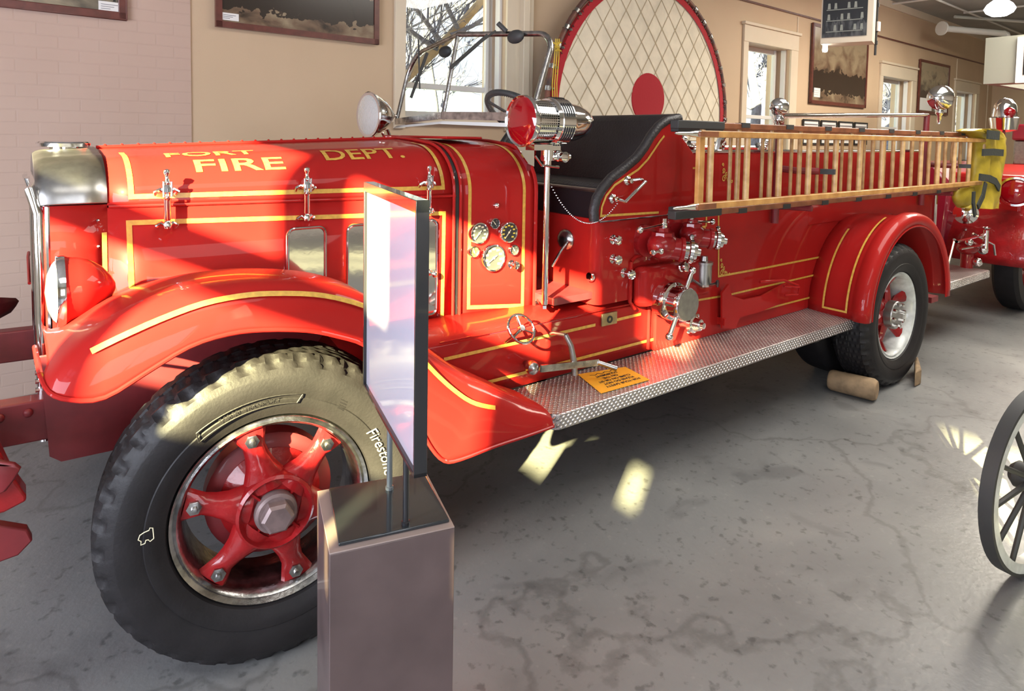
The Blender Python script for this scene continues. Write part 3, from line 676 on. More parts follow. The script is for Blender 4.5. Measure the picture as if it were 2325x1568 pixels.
# headlights
for f, nm in ((lambda q: V(q), 'near'), (mir, 'far')):
    c_ = V((.085, 2.27, 1.128)); b = B(); r = .099
    b.lathe(f(c_), (1, 0, 0), [(.0, r), (.004, r*1.03), (.018, r*1.02), (.026, r*.98), (.05, r*.95), (.08, r*.84), (.11, r*.62), (.130, r*.36), (.142, r*.12), (.143, 0)], 36); hl = b.build('headlight', 'red', T)
    b = B(); b.lathe(f(c_), (1, 0, 0), [(-.006, r*.92), (-.004, r*1.03), (.008, r*1.06), (.016, r*1.05)], 36); b.build('headlight_rim', 'chrome', hl)
    b = B(); b.lathe(f(c_), (-1, 0, 0), [(0, r*.96), (.014, r*.80), (.026, r*.5), (.032, 0)], 32); b.build('lens', 'lens', hl)
    b = B(); b.tube([f(c_+V((.06, .0, -.07))), f(c_+V((.08, .05, -.13))), f(c_+V((.10, .12, -.16)))], .016, 10); b.cyl(f(c_+V((-.0, .05, -.12))), f(c_+V((.09, .05, -.12))), .016); b.build('headlight_bracket', 'chrome_worn', hl)

# front fenders
LIP = [(.034, .99), (.050, .965), (.09, .947), (.16, .940), (.246, .982), (.348, 1.031), (.446, 1.049), (.539, 1.045), (.663, 1.022), (.757, .988), (.842, .946), (.915, .87), (.985, .75), (1.04, .635), (1.085, .55), (1.135, .492), (1.20, .478), (1.353, .477), (1.50, .470), (1.62, .465), (1.655, .463)]
CRN = [(.05, 1.000), (.075, 1.035), (.12, 1.072), (.20, 1.122), (.30, 1.153), (.40, 1.170), (.49, 1.174), (.575, 1.170), (.70, 1.152), (.80, 1.122), (.89, 1.078), (.98, 1.00), (1.06, .918), (1.14, .845), (1.22, .780), (1.30, .722), (1.38, .676), (1.47, .622), (1.56, .570), (1.63, .538), (1.66, .518)]
def cr_(P_, k=3):
    out = []
    for i in range(len(P_)-1):
        p0, p1, p2, p3 = [np.array(P_[max(0, min(len(P_)-1, j))], float) for j in (i-1, i, i+1, i+2)]
        for j in range(k):
            t = j/k; out.append(tuple(.5*((2*p1)+(-p0+p2)*t+(2*p0-5*p1+4*p2-p3)*t*t+(-p0+3*p1-3*p2+p3)*t**3)))
    return out+[tuple(P_[-1])]
YL = [1.96, 1.89, 1.862, 1.852]+[1.85]*13+[1.86, 1.87, 1.88, 1.885]
LIP, CRN, YL = cr_(LIP), cr_(CRN), [q_[0] for q_ in cr_([(y,) for y in YL])]
for f in (lambda q: V(q), mir):
    rings = []
    for (xl, zl), (xc_, zc), yl in zip(LIP, CRN, YL):
        r = []
        for k_, (py, qf) in enumerate([(0, 0), (.0, .10), (.006, .35), (.018, .62), (.04, .85), (.075, .97), (.11, 1.0)]):
            r.append(f(V((xl+(xc_-xl)*qf, yl+py, zl+(zc-zl)*qf))))
        fl = min(1, max(0, (zc-zl)/.1))
        r += [f(V((xc_, yl+.22, zc+.004*fl))), f(V((xc_, yl+.33, zc-.012*fl))), f(V((xc_, 2.36, zc-.05*fl))), f(V((xc_, 2.46, zc-.09*fl)))]
        rings.append(r)
    b = B(); b.loft(rings); fd = b.build('front_fender', 'red', T, solid=.005, smooth=60)
    b = B(); b.tube([f(V((xl, yl-.001, zl))) for (xl, zl), yl in zip(LIP, YL)], .0065, 8); b.tube([f(V((LIP[0][0], 1.96, LIP[0][1]))), f(V((.03, 2.1, .99))), f(V((.03, 2.44, .93)))], .0065, 8); b.build('fender_bead', 'red', fd)
    b = B(); st = [(xl+(xc_-xl)*.72, yl+.026, zl+(zc-zl)*.72) for (xl, zl), (xc_, zc), yl in zip(LIP, CRN, YL)][7:50]
    b.ribbon([f(V(p)+V((0, -.006, .005))) for p in st], [f(V((0, YC-.9, .43)))-f(V((0, YC, 0))) for p in st], .015, lift=.001)
    b.build('gold_stripe', 'gold', fd)
b = B()
for u, v, y in ((428, 660, 2.12), (612, 727, 1.885), (635, 727, 1.885)): p = at(u, v, y); b.ball(p, .011, 10)
b.build('fender_bolt', 'chrome_worn', fd)
# frame cover below the fender nose, frame horns, bumper
for f in (lambda q: V(q), mir):
    b = B(); b.prism([f((.04, 2.42, .90)), f((.06, 2.42, .585)), (f((.09, 2.42, .56))), f((.30, 2.42, .555)), f((.75, 2.42, .60)), f((1.0, 2.42, .9))], (0, .02 if f((0, 0, 0)).y < 1 else -.02, 0))
    b.build('frame_cover', 'darkred', T)
b = B()
for f in (lambda q: V(q), mir): b.bar(f((-.42, 2.50, .70)), f((.30, 2.50, .68)), .07, .13)
for y in (2.50, 2*YC-2.50): b.bar((.3, y+(0.0), .66), (6.2, y, .66), .07, .16)
for x in (1.0, 2.0, 3.2, 4.0, 5.2, 6.0): b.bar((x, 2.5, .64), (x, 2*YC-2.5, .64), .08, .1)
fr = b.build('frame_rail', 'darkred', T, bevel=.006)
b = B()
for x in (-.33, -.25, -.06, .01): b.ball((x, 2.463, .735 if x < -.1 else .72), .014, 10)
b.build('rivet', 'darkred', fr)
b = B()
bw = [(-.02, 1.98), (-.10, 2.02), (-.20, 2.14), (-.27, 2.35), (-.30, 2.6), (-.31, YC), (-.30, 3.3), (-.27, 3.55), (-.20, 3.76), (-.10, 3.88), (-.02, 3.92)]
hh = [.02, .05, .075, .085, .085, .085, .085, .085, .075, .05, .02]
b.loft([[V((x-.02, y, .73-h_*1.1)), V((x, y, .76-h_*1.2)), V((x+.012, y, .76)), V((x, y, .76+h_*.8)), V((x-.02, y, .76+h_*.8))] for (x, y), h_ in zip(bw, hh)])
b.build('bumper', 'darkred', T, solid=.012)
b = B(); b.loft([[V((-.50, y, .62)), V((-.14, y, .60)), V((.0, y, .52)), V((.012, y, .485)), V((-.02, y, .455)), V((-.2, y, .44)), V((-.5, y, .44))] for y in (2.13, 2.165)], closed=True, cap=True); b.build('bumper_bracket', 'darkred', T, bevel=.005)
b = B(); b.loft([[V((-.50, y, .83)), V((-.10, y, .83)), V((-.052, y, .80)), V((-.03, y, .73)), V((.0, y, .665)), V((.0, y, .65)), V((-.045, y, .635)), V((-.5, y, .64))] for y in (2.02, 2.09)], closed=True, cap=True); b.build('bumper_end', 'castred', T, bevel=.006)

# wheels
def wheel(c, st, side, name, front):
    # local: axis a points outwards (towards -y for the near side), x forward in the wheel plane
    a = V((math.sin(st), -math.cos(st), 0)) if side > 0 else V((-math.sin(st), math.cos(st), 0)); t = V((0, 0, 1)).cross(a)
    Rm = Matrix((t, V((0, 0, 1)).cross(t)*-1 if False else a, V((0, 0, 1)))).transposed().to_4x4()
    Rm.translation = V(c)
    def cap_(b):
        for i, p in enumerate(b.v):
            if p.z < .002: b.v[i] = V((p.x, p.y, .002))
        return b
    RT = .475
    # local coords: (t, a, z); rim outer face at a = 0
    if front:
        b = B(Rm); k_ = 6
        for i in range(k_):                                        # spider: spokes
            an = math.radians(106+360/k_*i); d_ = V((math.cos(an), 0, math.sin(an))); s_ = V((-math.sin(an), 0, math.cos(an)))
            rings = []
            for rr, wd, ya, th in ((.07, .075, -.035, .05), (.11, .056, -.030, .045), (.14, .042, -.032, .04), (.17, .034, -.038, .036), (.20, .032, -.042, .03), (.228, .042, -.036, .022), (.252, .050, -.034, .014)):
                o = d_*rr; rings.append([o+s_*wd*math.cos(q)+V((0, ya+th*math.sin(q)*(1 if math.sin(q) > 0 else .6), 0)) for q in [2*PI*j/10 for j in range(10)]])
            b.loft(rings, closed=True, cap=True)
        b.lathe((0, -.12, 0), (0, 1, 0), [(0, .15), (.03, .15), (.06, .105), (.10, .115), (.135, .112), (.143, .104), (.125, .092), (.115, .03), (.11, 0)], 40)
        w_ = b.build(name, 'castred', T)
        b = B(Rm); b.lathe((0, -.05, 0), (0, 1, 0), [(0, .06), (.065, .062), (.075, .060), (.080, .052)], 32); b.lathe((0, .028, 0), (0, 1, 0), [(0, .047), (.028, .047), (.036, .038), (.036, 0)], 6); b.build('hub_cap', 'hubnut', w_, smooth=25)
        for i in range(4): b = B(Rm); an = PI/4+PI/2*i; b.bar((math.cos(an)*.058, .006, math.sin(an)*.058), (math.cos(an)*.10, .006, math.sin(an)*.10), .006, .012, up=(0, 1, 0)); b.build('hub_web', 'castred', w_)
        for i in range(k_):
            an = math.radians(106+360/k_*i); b = B(Rm); p = V((math.cos(an)*.226, -.016, math.sin(an)*.226))
            b.lathe(p, (0, 1, 0), [(0, .021), (.008, .021), (.010, .014)], 6); b.lathe(p, (0, 1, 0), [(0, .009), (.022, .009), (.024, 0)], 12); b.build('lug_nut', 'chrome_worn', w_, smooth=25)
        b = B(Rm); b.lathe((0, -.17, 0), (0, 1, 0), [(0, .19), (.06, .19), (.075, .17), (.08, .10)], 40); b.build('brake_drum', 'darkred', w_)
    else:
        b = B(Rm); b.lathe((0, -.20, 0), (0, 1, 0), [(0, .22), (.03, .235), (.06, .23), (.08, .20), (.09, .16), (.11, .10), (.17, .075), (.18, 0)], 40)
        for i in range(6):
            an = math.radians(60*i+20); d_ = V((math.cos(an), 0, math.sin(an))); s_ = V((-math.sin(an), 0, math.cos(an)))
            rings = [[d_*rr+s_*wd*math.cos(q)+V((0, ya+.02*math.sin(q), 0)) for q in [2*PI*j/8 for j in range(8)]] for rr, wd, ya in ((.07, .04, -.07), (.13, .028, -.08), (.19, .028, -.09), (.245, .045, -.06))]
            b.loft(rings, closed=True, cap=True)
        w_ = b.build(name, 'castred', T)
        b = B(Rm); b.lathe((0, -.05, 0), (0, 1, 0), [(0, .092), (.045, .092), (.05, .088), (.052, 0)], 32); b.build('hub_cap', 'steel', w_)
        for i in range(8):
            an = math.radians(45*i+10); b = B(Rm); b.lathe((math.cos(an)*.074, -.0, math.sin(an)*.074), (0, 1, 0), [(0, .014), (.018, .014), (.022, .008), (.022, 0)], 6); b.build('axle_nut', 'chrome', w_, smooth=25)
    b = B(Rm); ri = .285
    b.lathe((0, 0, 0), (0, 1, 0), [(-.18, ri*.97), (-.175, ri*.86), (-.06, ri*.86), (-.045, ri*.875), (-.012, ri*.905), (-.004, ri*.935), (-.010, ri*.955), (.0, ri*1.0), (-.008, ri*1.012), (-.03, ri*.99)], 72, cap=False)
    b.build('wheel_rim', 'chrome_worn' if front else 'whitewheel', w_, label='rusty-edged silver rim' if front else 'pale grey painted rim', smooth=50)
    # tyre with tread
    tyres = [0.0] if front else [0.0, -.30]
    for ti, dy in enumerate(tyres):
        W2 = .11; prof = []
        n_ = 216; half = [(-.02, ri), (.006, ri*1.03), (.018, .315), (.024, .330), (.026, .345), (.023, .348), (.030, .370), (.031, .395), (.028, .415), (.027, .418), (.018, .436), (.006, .450), (.002, .4575), (-.010, .466), (-.022, .4705), (-.030, .4715), (-.045, .4735), (-.060, .4745), (-.075, .475), (-.090, .4755), (-.098, .4755)]
        full = half + [(-2*.098-ya, r) for ya, r in half[::-1][1:]]
        vs = []; fs = []
        for i in range(n_):
            th = 2*PI*i/n_
            for j, (ya, r) in enumerate(full):
                rr = r; yy = ya
                jj = j if j < len(half) else 2*len(half)-2-j
                if side > 0 and ti == 0:
                    if jj in (11, 12, 13) and (i % 6) in (0, 1): rr -= .008; yy += (-.005 if j == jj else .005)      # shoulder notches
                    if jj in (13, 14) and (i % 6) in (3,): rr -= .006
                    zz = (i % 6) in (0, 1, 2)
                    if jj in (16 if zz else 15, 18 if zz else 17): rr -= .008
                    if jj == (20 if zz else 19): rr -= .007
                vs.append((rr*math.cos(th), yy+dy, rr*math.sin(th)))
        L = len(full)
        for i in range(n_):
            for j in range(L-1): fs.append((i*L+j, ((i+1) % n_)*L+j, ((i+1) % n_)*L+j+1, i*L+j+1))
        b = B(Rm); b.add(vs, fs); cap_(b); ty = b.build('tyre', 'rubber', w_, smooth=32)
    return w_, Rm
HUB = .462
ST = -.15716
fw, RmF = wheel((.5978, 1.9415, HUB), ST, 1, 'front_wheel', True)
# sidewall marks
b = B(RmF)
def arctext(st, rad, a0, size, a1=None, shear=0):
    vs, fs = text2d(st, size, shear=shear, bold=.001); out = []
    for x, y, z in vs: an = math.radians(a0)+x/rad; out.append((-(rad+y)*math.cos(an)*1.0, .034, (rad+y)*math.sin(an)))
    return out, fs
# angles measured from the vehicle's front, clockwise over the top as seen from the camera
sg = 1 if (RmF.to_3x3() @ V((1, 0, 0))).x > 0 else -1
def addarc(b, st, rad, adeg, size, shear=0, yy=.034):
    vs, fs = text2d(st, size, shear=shear)
    b.add([(-sg*(rad+y)*math.cos(math.radians(adeg)+x/rad), yy, (rad+y)*math.sin(math.radians(adeg)+x/rad)) for x, y, z in vs], fs)
addarc(b, 'Firestone', .345, 158, .046, .3)
b.build('tyre_lettering', 'rubtext', fw, smooth=0)
b = B(RmF); addarc(b, '7.50-20  TRANSPORT', .349, 77, .018, .2)
def arcp(rad, adeg, yy=.033): return V((-sg*rad*math.cos(math.radians(adeg)), yy, rad*math.sin(math.radians(adeg))))
lo = [arcp(.336, a) for a in range(52, 103, 3)]; hi = [arcp(.362, a) for a in range(102, 51, -3)]
b.tube(lo+hi, .0022, 6, closed=True)
for k_ in range(4): addarc(b, 'iiiiiiiiiiiiiiii', .368-.009*k_, 122, .007)
b.build('tyre_emboss', 'rubber', fw, smooth=0)
b = B(RmF); cp = [(0, .022), (.010, .027), (.022, .030), (.024, .036), (.031, .034), (.033, .004), (.024, -.002), (.020, .004), (.014, .004), (.012, -.004), (.002, -.006), (.003, .004), (-.004, .010)]
ctr = arcp(.34, 5.4); b.tube([ctr+V((sg*(x-.015), 0.002, y-.015)) for x, y in cp], .0014, 5, closed=True); b.build('chalk_mark', 'cream', fw)
wheel((.5978, 2*YC-1.9415, HUB), ST, -1, 'front_wheel', True)
wheel((4.5836, 1.829, HUB), 0, 1, 'rear_wheel', False)
wheel((4.5836, 2*YC-1.829, HUB), 0, -1, 'rear_wheel', False)
b = B(); b.cyl((.6, 2.1, .44), (.6, 2*YC-2.1, .44), .035); b.cyl((4.58, 2.1, HUB), (4.58, 2*YC-2.1, HUB), .06); b.ball((4.58, YC, HUB), .19, 16); b.cyl((1.6, YC, .55), (4.5, YC, HUB), .04); b.box(1.9, 3.3, YC-.22, YC+.22, .42, .85); b.build('axle', 'grime', T)

# ---- body behind the cowl
SY = 2.18                                               # side plane of the body
b = B()
for f in (lambda q: V(q), mir):                         # skirting valance down to the running board
    prof = [(2.42, .815), (2.26, .782), (2.215, .772), (2.20, .755), (2.195, .60), (2.20, .505)]
    b.loft([[f((x, y, z)) for y, z in prof] for x in (.95, 1.6, 2.3, 3.1, 4.19)])
val = b.build('body_valance', 'red', T, solid=.006)
b = B(); b.ribbon([(1.34, 2.196, .703), (2.18, 2.196, .705)], (0, -1, 0), .014); b.ribbon([(2.27, 2.196, .705), (2.50, 2.196, .708)], (0, -1, 0), .014); b.ribbon([(1.50, 2.196, .563), (4.1, 2.196, .556)], (0, -1, 0), .014); b.build('gold_stripe', 'gold', val)
b = B(); b.tube([(1.32, 2.196, .772), (2.50, 2.196, .770)], .004, 6); b.tube([(2.555, 2.19, .74), (2.555, 2.19, .52)], .009, 8); b.build('valance_bead', 'red', val)
b = B(); b.box(1.93, 2.18, 2.21, 2*YC-2.21, .83, .862); b.box(1.3, 2.2, 2.42, 2*YC-2.42, .80, .83); b.build('cab_floor', 'darkred', T)
b = B()                                                # seat box with rounded front corner
prf = [(2.60, 2*YC-SY), (2.18, 2*YC-SY), (2.165, 2*YC-SY-.03), (2.165, SY+.06), (2.17, SY+.03), (2.185, SY+.008), (2.21, SY), (2.60, SY)]
b.prism([V((x, y, .80)) for x, y in prf], (0, 0, .41)); sbx = b.build('seat_box', 'red', T, smooth=50)
b = B(); b.box(2.6, 4.06, SY, 2*YC-SY, .5, 1.22); b.box(4.06, 5.30, SY, 2*YC-SY, 1.05, 1.22); b.box(5.30, 6.05, SY, 2*YC-SY, .5, 1.22); b.box(4.06, 5.3, 2.46, 2*YC-2.46, .7, 1.05)
for y_ in (SY, 2*YC-SY-.02):
    y_ += .004 if y_ < YC else -.004
    ar = [V((4.70-.585*math.cos(PI*i/24), y_, .50+.585*math.sin(PI*i/24))) for i in range(25)]
    b.prism([V((4.05, y_, .5)), V((4.05, y_, 1.06)), V((4.70, y_, 1.10))]+ar[:13][::-1], (0, .02, 0)); b.prism([V((4.70, y_, 1.10)), V((5.31, y_, 1.06)), V((5.31, y_, .5))]+ar[12:][::-1], (0, .02, 0))
body = b.build('body_side', 'red', T, bevel=.006, smooth=0)
b = B()                                                # hose bed walls
for y in (SY+.02, 2*YC-SY-.04): b.box(2.76, 6.0, y, y+.02, 1.22, 1.52)
b.box(2.76, 2.79, SY+.02, 2*YC-SY-.02, 1.22, 1.52); b.box(5.97, 6.0, SY+.02, 2*YC-SY-.02, 1.22, 1.45); bed = b.build('hose_bed', 'red', T, smooth=0, bevel=.004)
b = B(); b.tube([(2.76, SY+.03, 1.527), (6.0, SY+.03, 1.527)], .012, 8); b.tube([(2.76, 2*YC-SY-.03, 1.527), (6.0, 2*YC-SY-.03, 1.527)], .012, 8); b.build('bed_rail', 'chrome', bed)
b = B(); b.box(2.80, 5.9, SY+.1, 2*YC-SY-.1, 1.25, 1.30); b.build('bed_floor', 'darkred', bed)
b = B()                                                # plated fittings lying in the bed
random.seed(3)
for i in range(26):
    x = random.uniform(2.85, 3.9); y = random.uniform(2.35, 2.9); z = random.uniform(1.50, 1.60); q = random.choice((0, 1, 2))
    if q == 0: b.cyl((x, y, z), (x+.12, y+.02, z), .018, n=10)
    elif q == 1: b.ball((x, y, z), .028, 10)
    else: b.lathe((x, y, z-.02), (0, 0, 1), [(0, .03), (.01, .034), (.03, .034), (.04, .02)], 12)
b.box(2.85, 3.95, 2.3, 3.0, 1.44, 1.49); b.tube([(3.24, 2.3, 1.50), (3.26, 2.3, 1.58), (3.30, 2.3, 1.63)], .02, 8); b.build('bed_fitting', 'chrome', bed)
# body striping and scroll corners
def SP(u, v, y=SY): p = at(u, v, y); return V((p.x, y, p.z))
b = B()
for pl in ([(1563, 475), (1595, 475), (1600, 540)], [(1520, 700), (1522, 520)], ):
    pass
b.ribbon([(2.99, SY, 1.20), (2.99, SY, 1.12)], (0, -1, 0), .012)
b.ribbon([SP(1631, 480), SP(1631, 627), SP(1735, 608), SP(1862, 583), SP(1858, 606)], (0, -1, 0), .012)
b.ribbon([SP(1530, 690), SP(1650, 670), SP(1848, 624)], (0, -1, 0), .011); b.ribbon([SP(1672, 718), SP(1838, 675)], (0, -1, 0), .011)
b.ribbon([SP(1528, 645), SP(1530, 560)], (0, -1, 0), .011)
b.ribbon([SP(1560, 520), SP(1600, 514), SP(1601, 538)], (0, -1, 0), .010)
b.ribbon([SP(1540, 450), SP(1562, 382), SP(1598, 380)], (0, -1, 0), .010); b.build('gold_stripe', 'gold', body)
def scroll(u, v, k_, yy):
    p = SP(u, v, yy); b = B(); sz = .085*k_
    for (dx, dz, r0, turns, ph) in ((.25, .25, .22, 1.3, 0), (.7, .18, .16, 1.2, 2), (.18, .75, .16, 1.2, 4), (.45, .5, .12, 1, 1), (1.05, .08, .1, 1, 3), (.08, 1.1, .1, 1, 5)):
        pts = []
        for i in range(18):
            a = ph+i/17*turns*2*PI; r = r0*(1-.75*i/17); pts.append(V((p.x+sz*(dx+r*math.cos(a)), yy, p.z+sz*(dz+r*math.sin(a)))))
        b.ribbon(pts, (0, -1, 0), .007, lift=.003)
    return b.build('gold_scroll', 'gold', body, smooth=0)
scroll(1633, 628, 1.0, SY); scroll(1637, 415, 1.1, SY+.02)
# seat
b = B(); b.loft([[V((2.60+.10*t_, y, 1.24+.47*t_)) for t_ in (0, .3, .6, .85, 1)]+[V((2.74, y, 1.73)), V((2.80, y, 1.70)), V((2.80, y, 1.24))] for y in (2.19, 2.4, 2.9, 3.1, 3.26)], closed=True, cap=True)
st_ = b.build('seat_back', 'leather', T, bevel=.02)
b = B(); b.loft([[V((2.20, y, 1.255)), V((2.20, y, 1.35)), V((2.23, y, 1.375)), V((2.62, y, 1.365)), V((2.62, y, 1.255))] for y in (2.16, 3.27)], closed=True, cap=True); b.build('seat_cushion', 'leather', T, bevel=.015)
for y_ in (2.155, ):
    b = B(); b.prism([(2.58, y_, 1.2), (2.83, y_, 1.2), (2.83, y_, 1.52), (2.74, y_, 1.60), (2.66, y_, 1.62)], (0, .02, 0)); b.build('bed_front_corner', 'red', T, bevel=.003)
b = B(); b.tube([(2.185, 2.19, 1.345), (2.185, 3.26, 1.345)], .010, 8); b.build('seat_rail', 'steel', T)
b = B(); b.box(2.185, 2.22, SY+.02, 3.25, 1.21, 1.34); b.build('seat_apron', 'black', T)
arc = [(1357, 505), (1356, 480), (1362, 455), (1375, 432), (1395, 408), (1425, 385), (1452, 362), (1470, 338), (1485, 312), (1502, 290), (1520, 277), (1545, 271)]
for f in (lambda q: V(q), lambda q: V((q[0], 5.42-q[1], q[2]))):
    ap = [at(u, v, 2.12) for u, v in arc]
    pl = [f((2.115, 2.12, 1.212))]+[f((p.x, 2.12, p.z)) for p in ap]+[f((2.70, 2.12, 1.66)), f((2.62, 2.12, 1.30)), f((2.585, 2.12, 1.212))]
    b = B(); b.prism(pl, (0, .05 if f((0, 0, 0)).y < 1 else -.05, 0)); pn = b.build('seat_end_panel', 'red', T, smooth=20)
    b = B(); b.tube([f((p.x-.008, 2.135, p.z+.006)) for p in ap], .024, 12); b.ball(f((ap[-1].x+.0, 2.135, ap[-1].z+.006)), .024, 12); b.build('seat_roll', 'leather', pn)
    if f((0, 0, 0)).y < 1:
        b = B(); b.tube([(2.12, 2.125, 1.212), (2.60, 2.125, 1.215)], .006, 6); b.build('panel_trim', 'black', pn)
        st = [(1364, 490), (1366, 470), (1376, 444), (1395, 420), (1422, 402), (1448, 385), (1470, 362), (1485, 340), (1497, 322), (1508, 308)]
        b = B(); b.ribbon([at(1495, 482, 2.118)]+[at(u, v, 2.118) for u, v in st], (0, -1, 0), .011); b.build('gold_stripe', 'gold', pn)
        b = B(); h0 = at(1390, 451, 2.118); h1 = at(1424, 410, 2.118); k0 = V((h0.x+.02, 2.055, h0.z-.01)); k1 = V((h1.x+.06, 2.055, h1.z))
        b.tube([h0, V((h0.x, 2.07, h0.z)), k0, k1, V((h1.x+.03, 2.065, h1.z+.01)), h1], .008, 10)
        for h_ in (h0, h1): b.lathe(h_, (0, -1, 0), [(0, .024), (.006, .022), (.012, .012), (.03, .012), (.034, 0)], 16)
        b.build('grab_handle', 'chrome', pn)
        b = B(); ca = V((pt.x+.01, 2.2, at(1252, 410, 2.2).z)); ce = V((h0.x, 2.085, h0.z-.02)); n_ = 46
        for i in range(n_):
            t_ = i/(n_-1); p = ca.lerp(ce, t_)-V((0, 0, .135*4*t_*(1-t_)))
            b.ball(p, .0042, 6, (1.2, 1, .8))
        b.build('safety_chain', 'chrome_worn', T)
# knobs, plate, handwheel and crank
knobpull(1391, 543, SY-.0, .023); knobpull(1391, 587, SY, .023); knobpull(1416, 619, SY, .024, ext=.06)
p = atx(1343, 628, 2.16); b = B(); b.lathe((2.165, p.y, p.z), (-1, 0, 0), [(0, .02), (.01, .024), (.02, .022), (.022, 0)], 16); b.build('floor_button', 'chrome', T)
p = atx(1290, 545, 2.16); b = B(); b.ball((2.165, p.y+.02, p.z), .06, 14, (.5, 1, .9)); b.tube([(2.12, p.y-.04, p.z), (2.09, p.y-.03, p.z-.04), (2.06, p.y+.0, p.z-.12)], .008, 8); b.build('seat_box_lever', 'chrome_worn', T)
b = B(); q0, q1 = at(1366, 728, 2.19), at(1400, 728, 2.19); b.box(q0.x, q1.x, 2.186, 2.196, q0.z-.028, q0.z+.032); pl_ = b.build('socket_plate', 'brass', T, bevel=.002)
b = B(); qc = (q0+q1)/2; b.lathe((qc.x, 2.187, q0.z), (0, -1, 0), [(0, .018), (.004, .018), (.004, .010), (0, .010)], 20); b.build('socket', 'grime', pl_)
b = B(); hc = V((1.64, 2.08, .805)); ax = V((.0, -.80, .6)).normalized(); e1 = V((1, 0, 0)); e2 = ax.cross(e1)
b.tube([hc+(e1*math.cos(a)+e2*math.sin(a))*.062 for a in [2*PI*i/32 for i in range(32)]], .006, 8, closed=True)
for i in range(3): a = PI/2+2*PI/3*i; b.tube([hc, hc+(e1*math.cos(a)+e2*math.sin(a))*.062], .005, 6)
b.cyl(hc-ax*.02, hc+ax*.012, .012); b.cyl(hc, hc-ax*.14, .007); b.build('handwheel', 'chrome', T)
b = B(); q0 = at(1283, 760, 2.12); q1 = at(1296, 785, 2.10); q2 = at(1303, 820, 2.09); q3 = at(1305, 850, 2.09); b.tube([q0, q1, q2, q3], .013, 10, r2=.015); b.tube([q0, q0+V((-.02, .05, .0)), q0+V((-.02, .10, -.02))], .009, 8); b.build('step_lever', 'steel', T)
b = B(); k0 = at(1218, 838, 2.10); b.lathe((k0.x, 2.14, k0.z), (-.2, -1, 0), [(-.05, .012), (.0, .028), (.012, .030), (.03, .026), (.04, .012), (.044, 0)], 24)
k1 = at(1358, 822, 2.07); b.bar((k0.x+.02, 2.095, k0.z), k1, .010, .030, up=(0, 0, 1)); k2 = at(1400, 836, 2.02); b.cyl(k1, k2, .011, .013); b.build('hand_crank', 'chrome_worn', T)
# pump panel: hose valves, strainer, suction inlet, drain
def valve(u, v, hu, hv, bu, bv, s_, name):
    c_ = at(u, v, 2.06); b = B()
    b.lathe((c_.x-.01, SY, c_.z), (-.25, -1, 0), [(0, .085*s_), (.012, .085*s_), (.016, .06*s_), (.05, .062*s_)], 28)
    b.ball(c_, .072*s_, 20, (1.05, 1, .92)); b.lathe(c_+V((0, 0, .045*s_)), (0, 0, 1), [(0, .052*s_), (.018, .05*s_), (.022, .03*s_), (.04, .026*s_)], 8)
    b.lathe(c_+V((.02, -.02, -.01)), (.75, -.66, -.12), [(0, .055*s_), (.05, .050*s_), (.055, .058*s_), (.07, .058*s_)], 24)
    vv = b.build(name, 'castred', T, smooth=35)
    b = B(); ax = V((.75, -.66, -.12)).normalized(); c0 = c_+V((.02, -.02, -.01))+ax*.068*s_
    b.lathe(c0, ax, [(0, .044*s_), (.02, .046*s_), (.024, .058*s_), (.04, .058*s_), (.044, .045*s_), (.06, .040*s_), (.064, .02*s_), (.08, .018*s_), (.085, 0)], 24)
    for i in range(3):
        a = 2*PI/3*i+.5; e1 = ax.cross(V((0, 0, 1))).normalized(); e2 = ax.cross(e1); b.ball(c0+ax*.03+(e1*math.cos(a)+e2*math.sin(a))*.066*s_, .013*s_, 8)
    b.build('hose_cap', 'chrome', vv)
    b = B(); h0 = at(hu, hv, 2.06); b.lathe(V((h0.x, 2.06, h0.z-.02)), (0, 0, 1), [(-.02, .014), (0, .017), (.018, .017), (.02, .012), (.04, .012), (.042, 0)], 12)
    h1 = at(bu, bv, 2.03); b.tube([V((h0.x, 2.06, h0.z-.008)), h1], .006, 8); b.ball(h1, .017, 12); b.build('valve_handle', 'chrome', vv)
    return vv
v1 = valve(1505, 557, 1508, 505, 1453, 522, 1.05, 'hose_valve')
b = B(); q = at(1500, 570, 1.99); b.ball(q, .016, 12); b.tube([q, at(1484, 572, 1.97)], .008, 8); b.ball(at(1482, 573, 1.97), .018, 10, (1, 1, .8)); b.build('drain_knob', 'chrome', v1)
b = B(); q = at(1548, 606, 2.08); b.ball(q, .024, 14, (1, .6, 1.1)); b.lathe(q, (.2, -1, .3), [(0, .02), (.02, .03), (.03, .028), (.035, .01)], 12); b.build('drain_knob', 'chrome', v1)
v2 = valve(1572, 533, 1570, 500, 1617, 503, .92, 'hose_valve')
b = B(); q = at(1634, 548, 1.99); b.tube([at(1612, 558, 2.0), q], .008, 8); b.ball(q, .015, 10); b.build('drain_knob', 'chrome', v2)
b = B(); q = at(1598, 617, 2.10); rr_ = .042; b.lathe((q.x, 2.10, q.z-.075), (0, 0, 1), [(0, rr_*.8), (.01, rr_*.95), (.012, rr_), (.115, rr_), (.117, rr_*1.12), (.13, rr_*1.12), (.135, .5*rr_), (.16, .4*rr_)], 24); can = b.build('strainer', 'steel', T)
b = B()
for uu, vv_ in ((1567, 632), (1627, 643)): q2 = at(uu, vv_, 2.02); b.lathe(q2, (.3, -1, 0), [(0, .018), (.008, .020), (.012, 0)], 20); b.tube([q2, V((q.x, 2.10, q.z-.08))], .007, 8)
b.build('strainer_knob', 'black', can)
b = B(); hx0 = at(1447, 650, 2.14).x; pr = [(hx0, SY), (hx0+.01, SY-.045), (hx0+.05, SY-.075), (2.92, SY-.085), (2.96, SY-.05), (2.97, SY)]
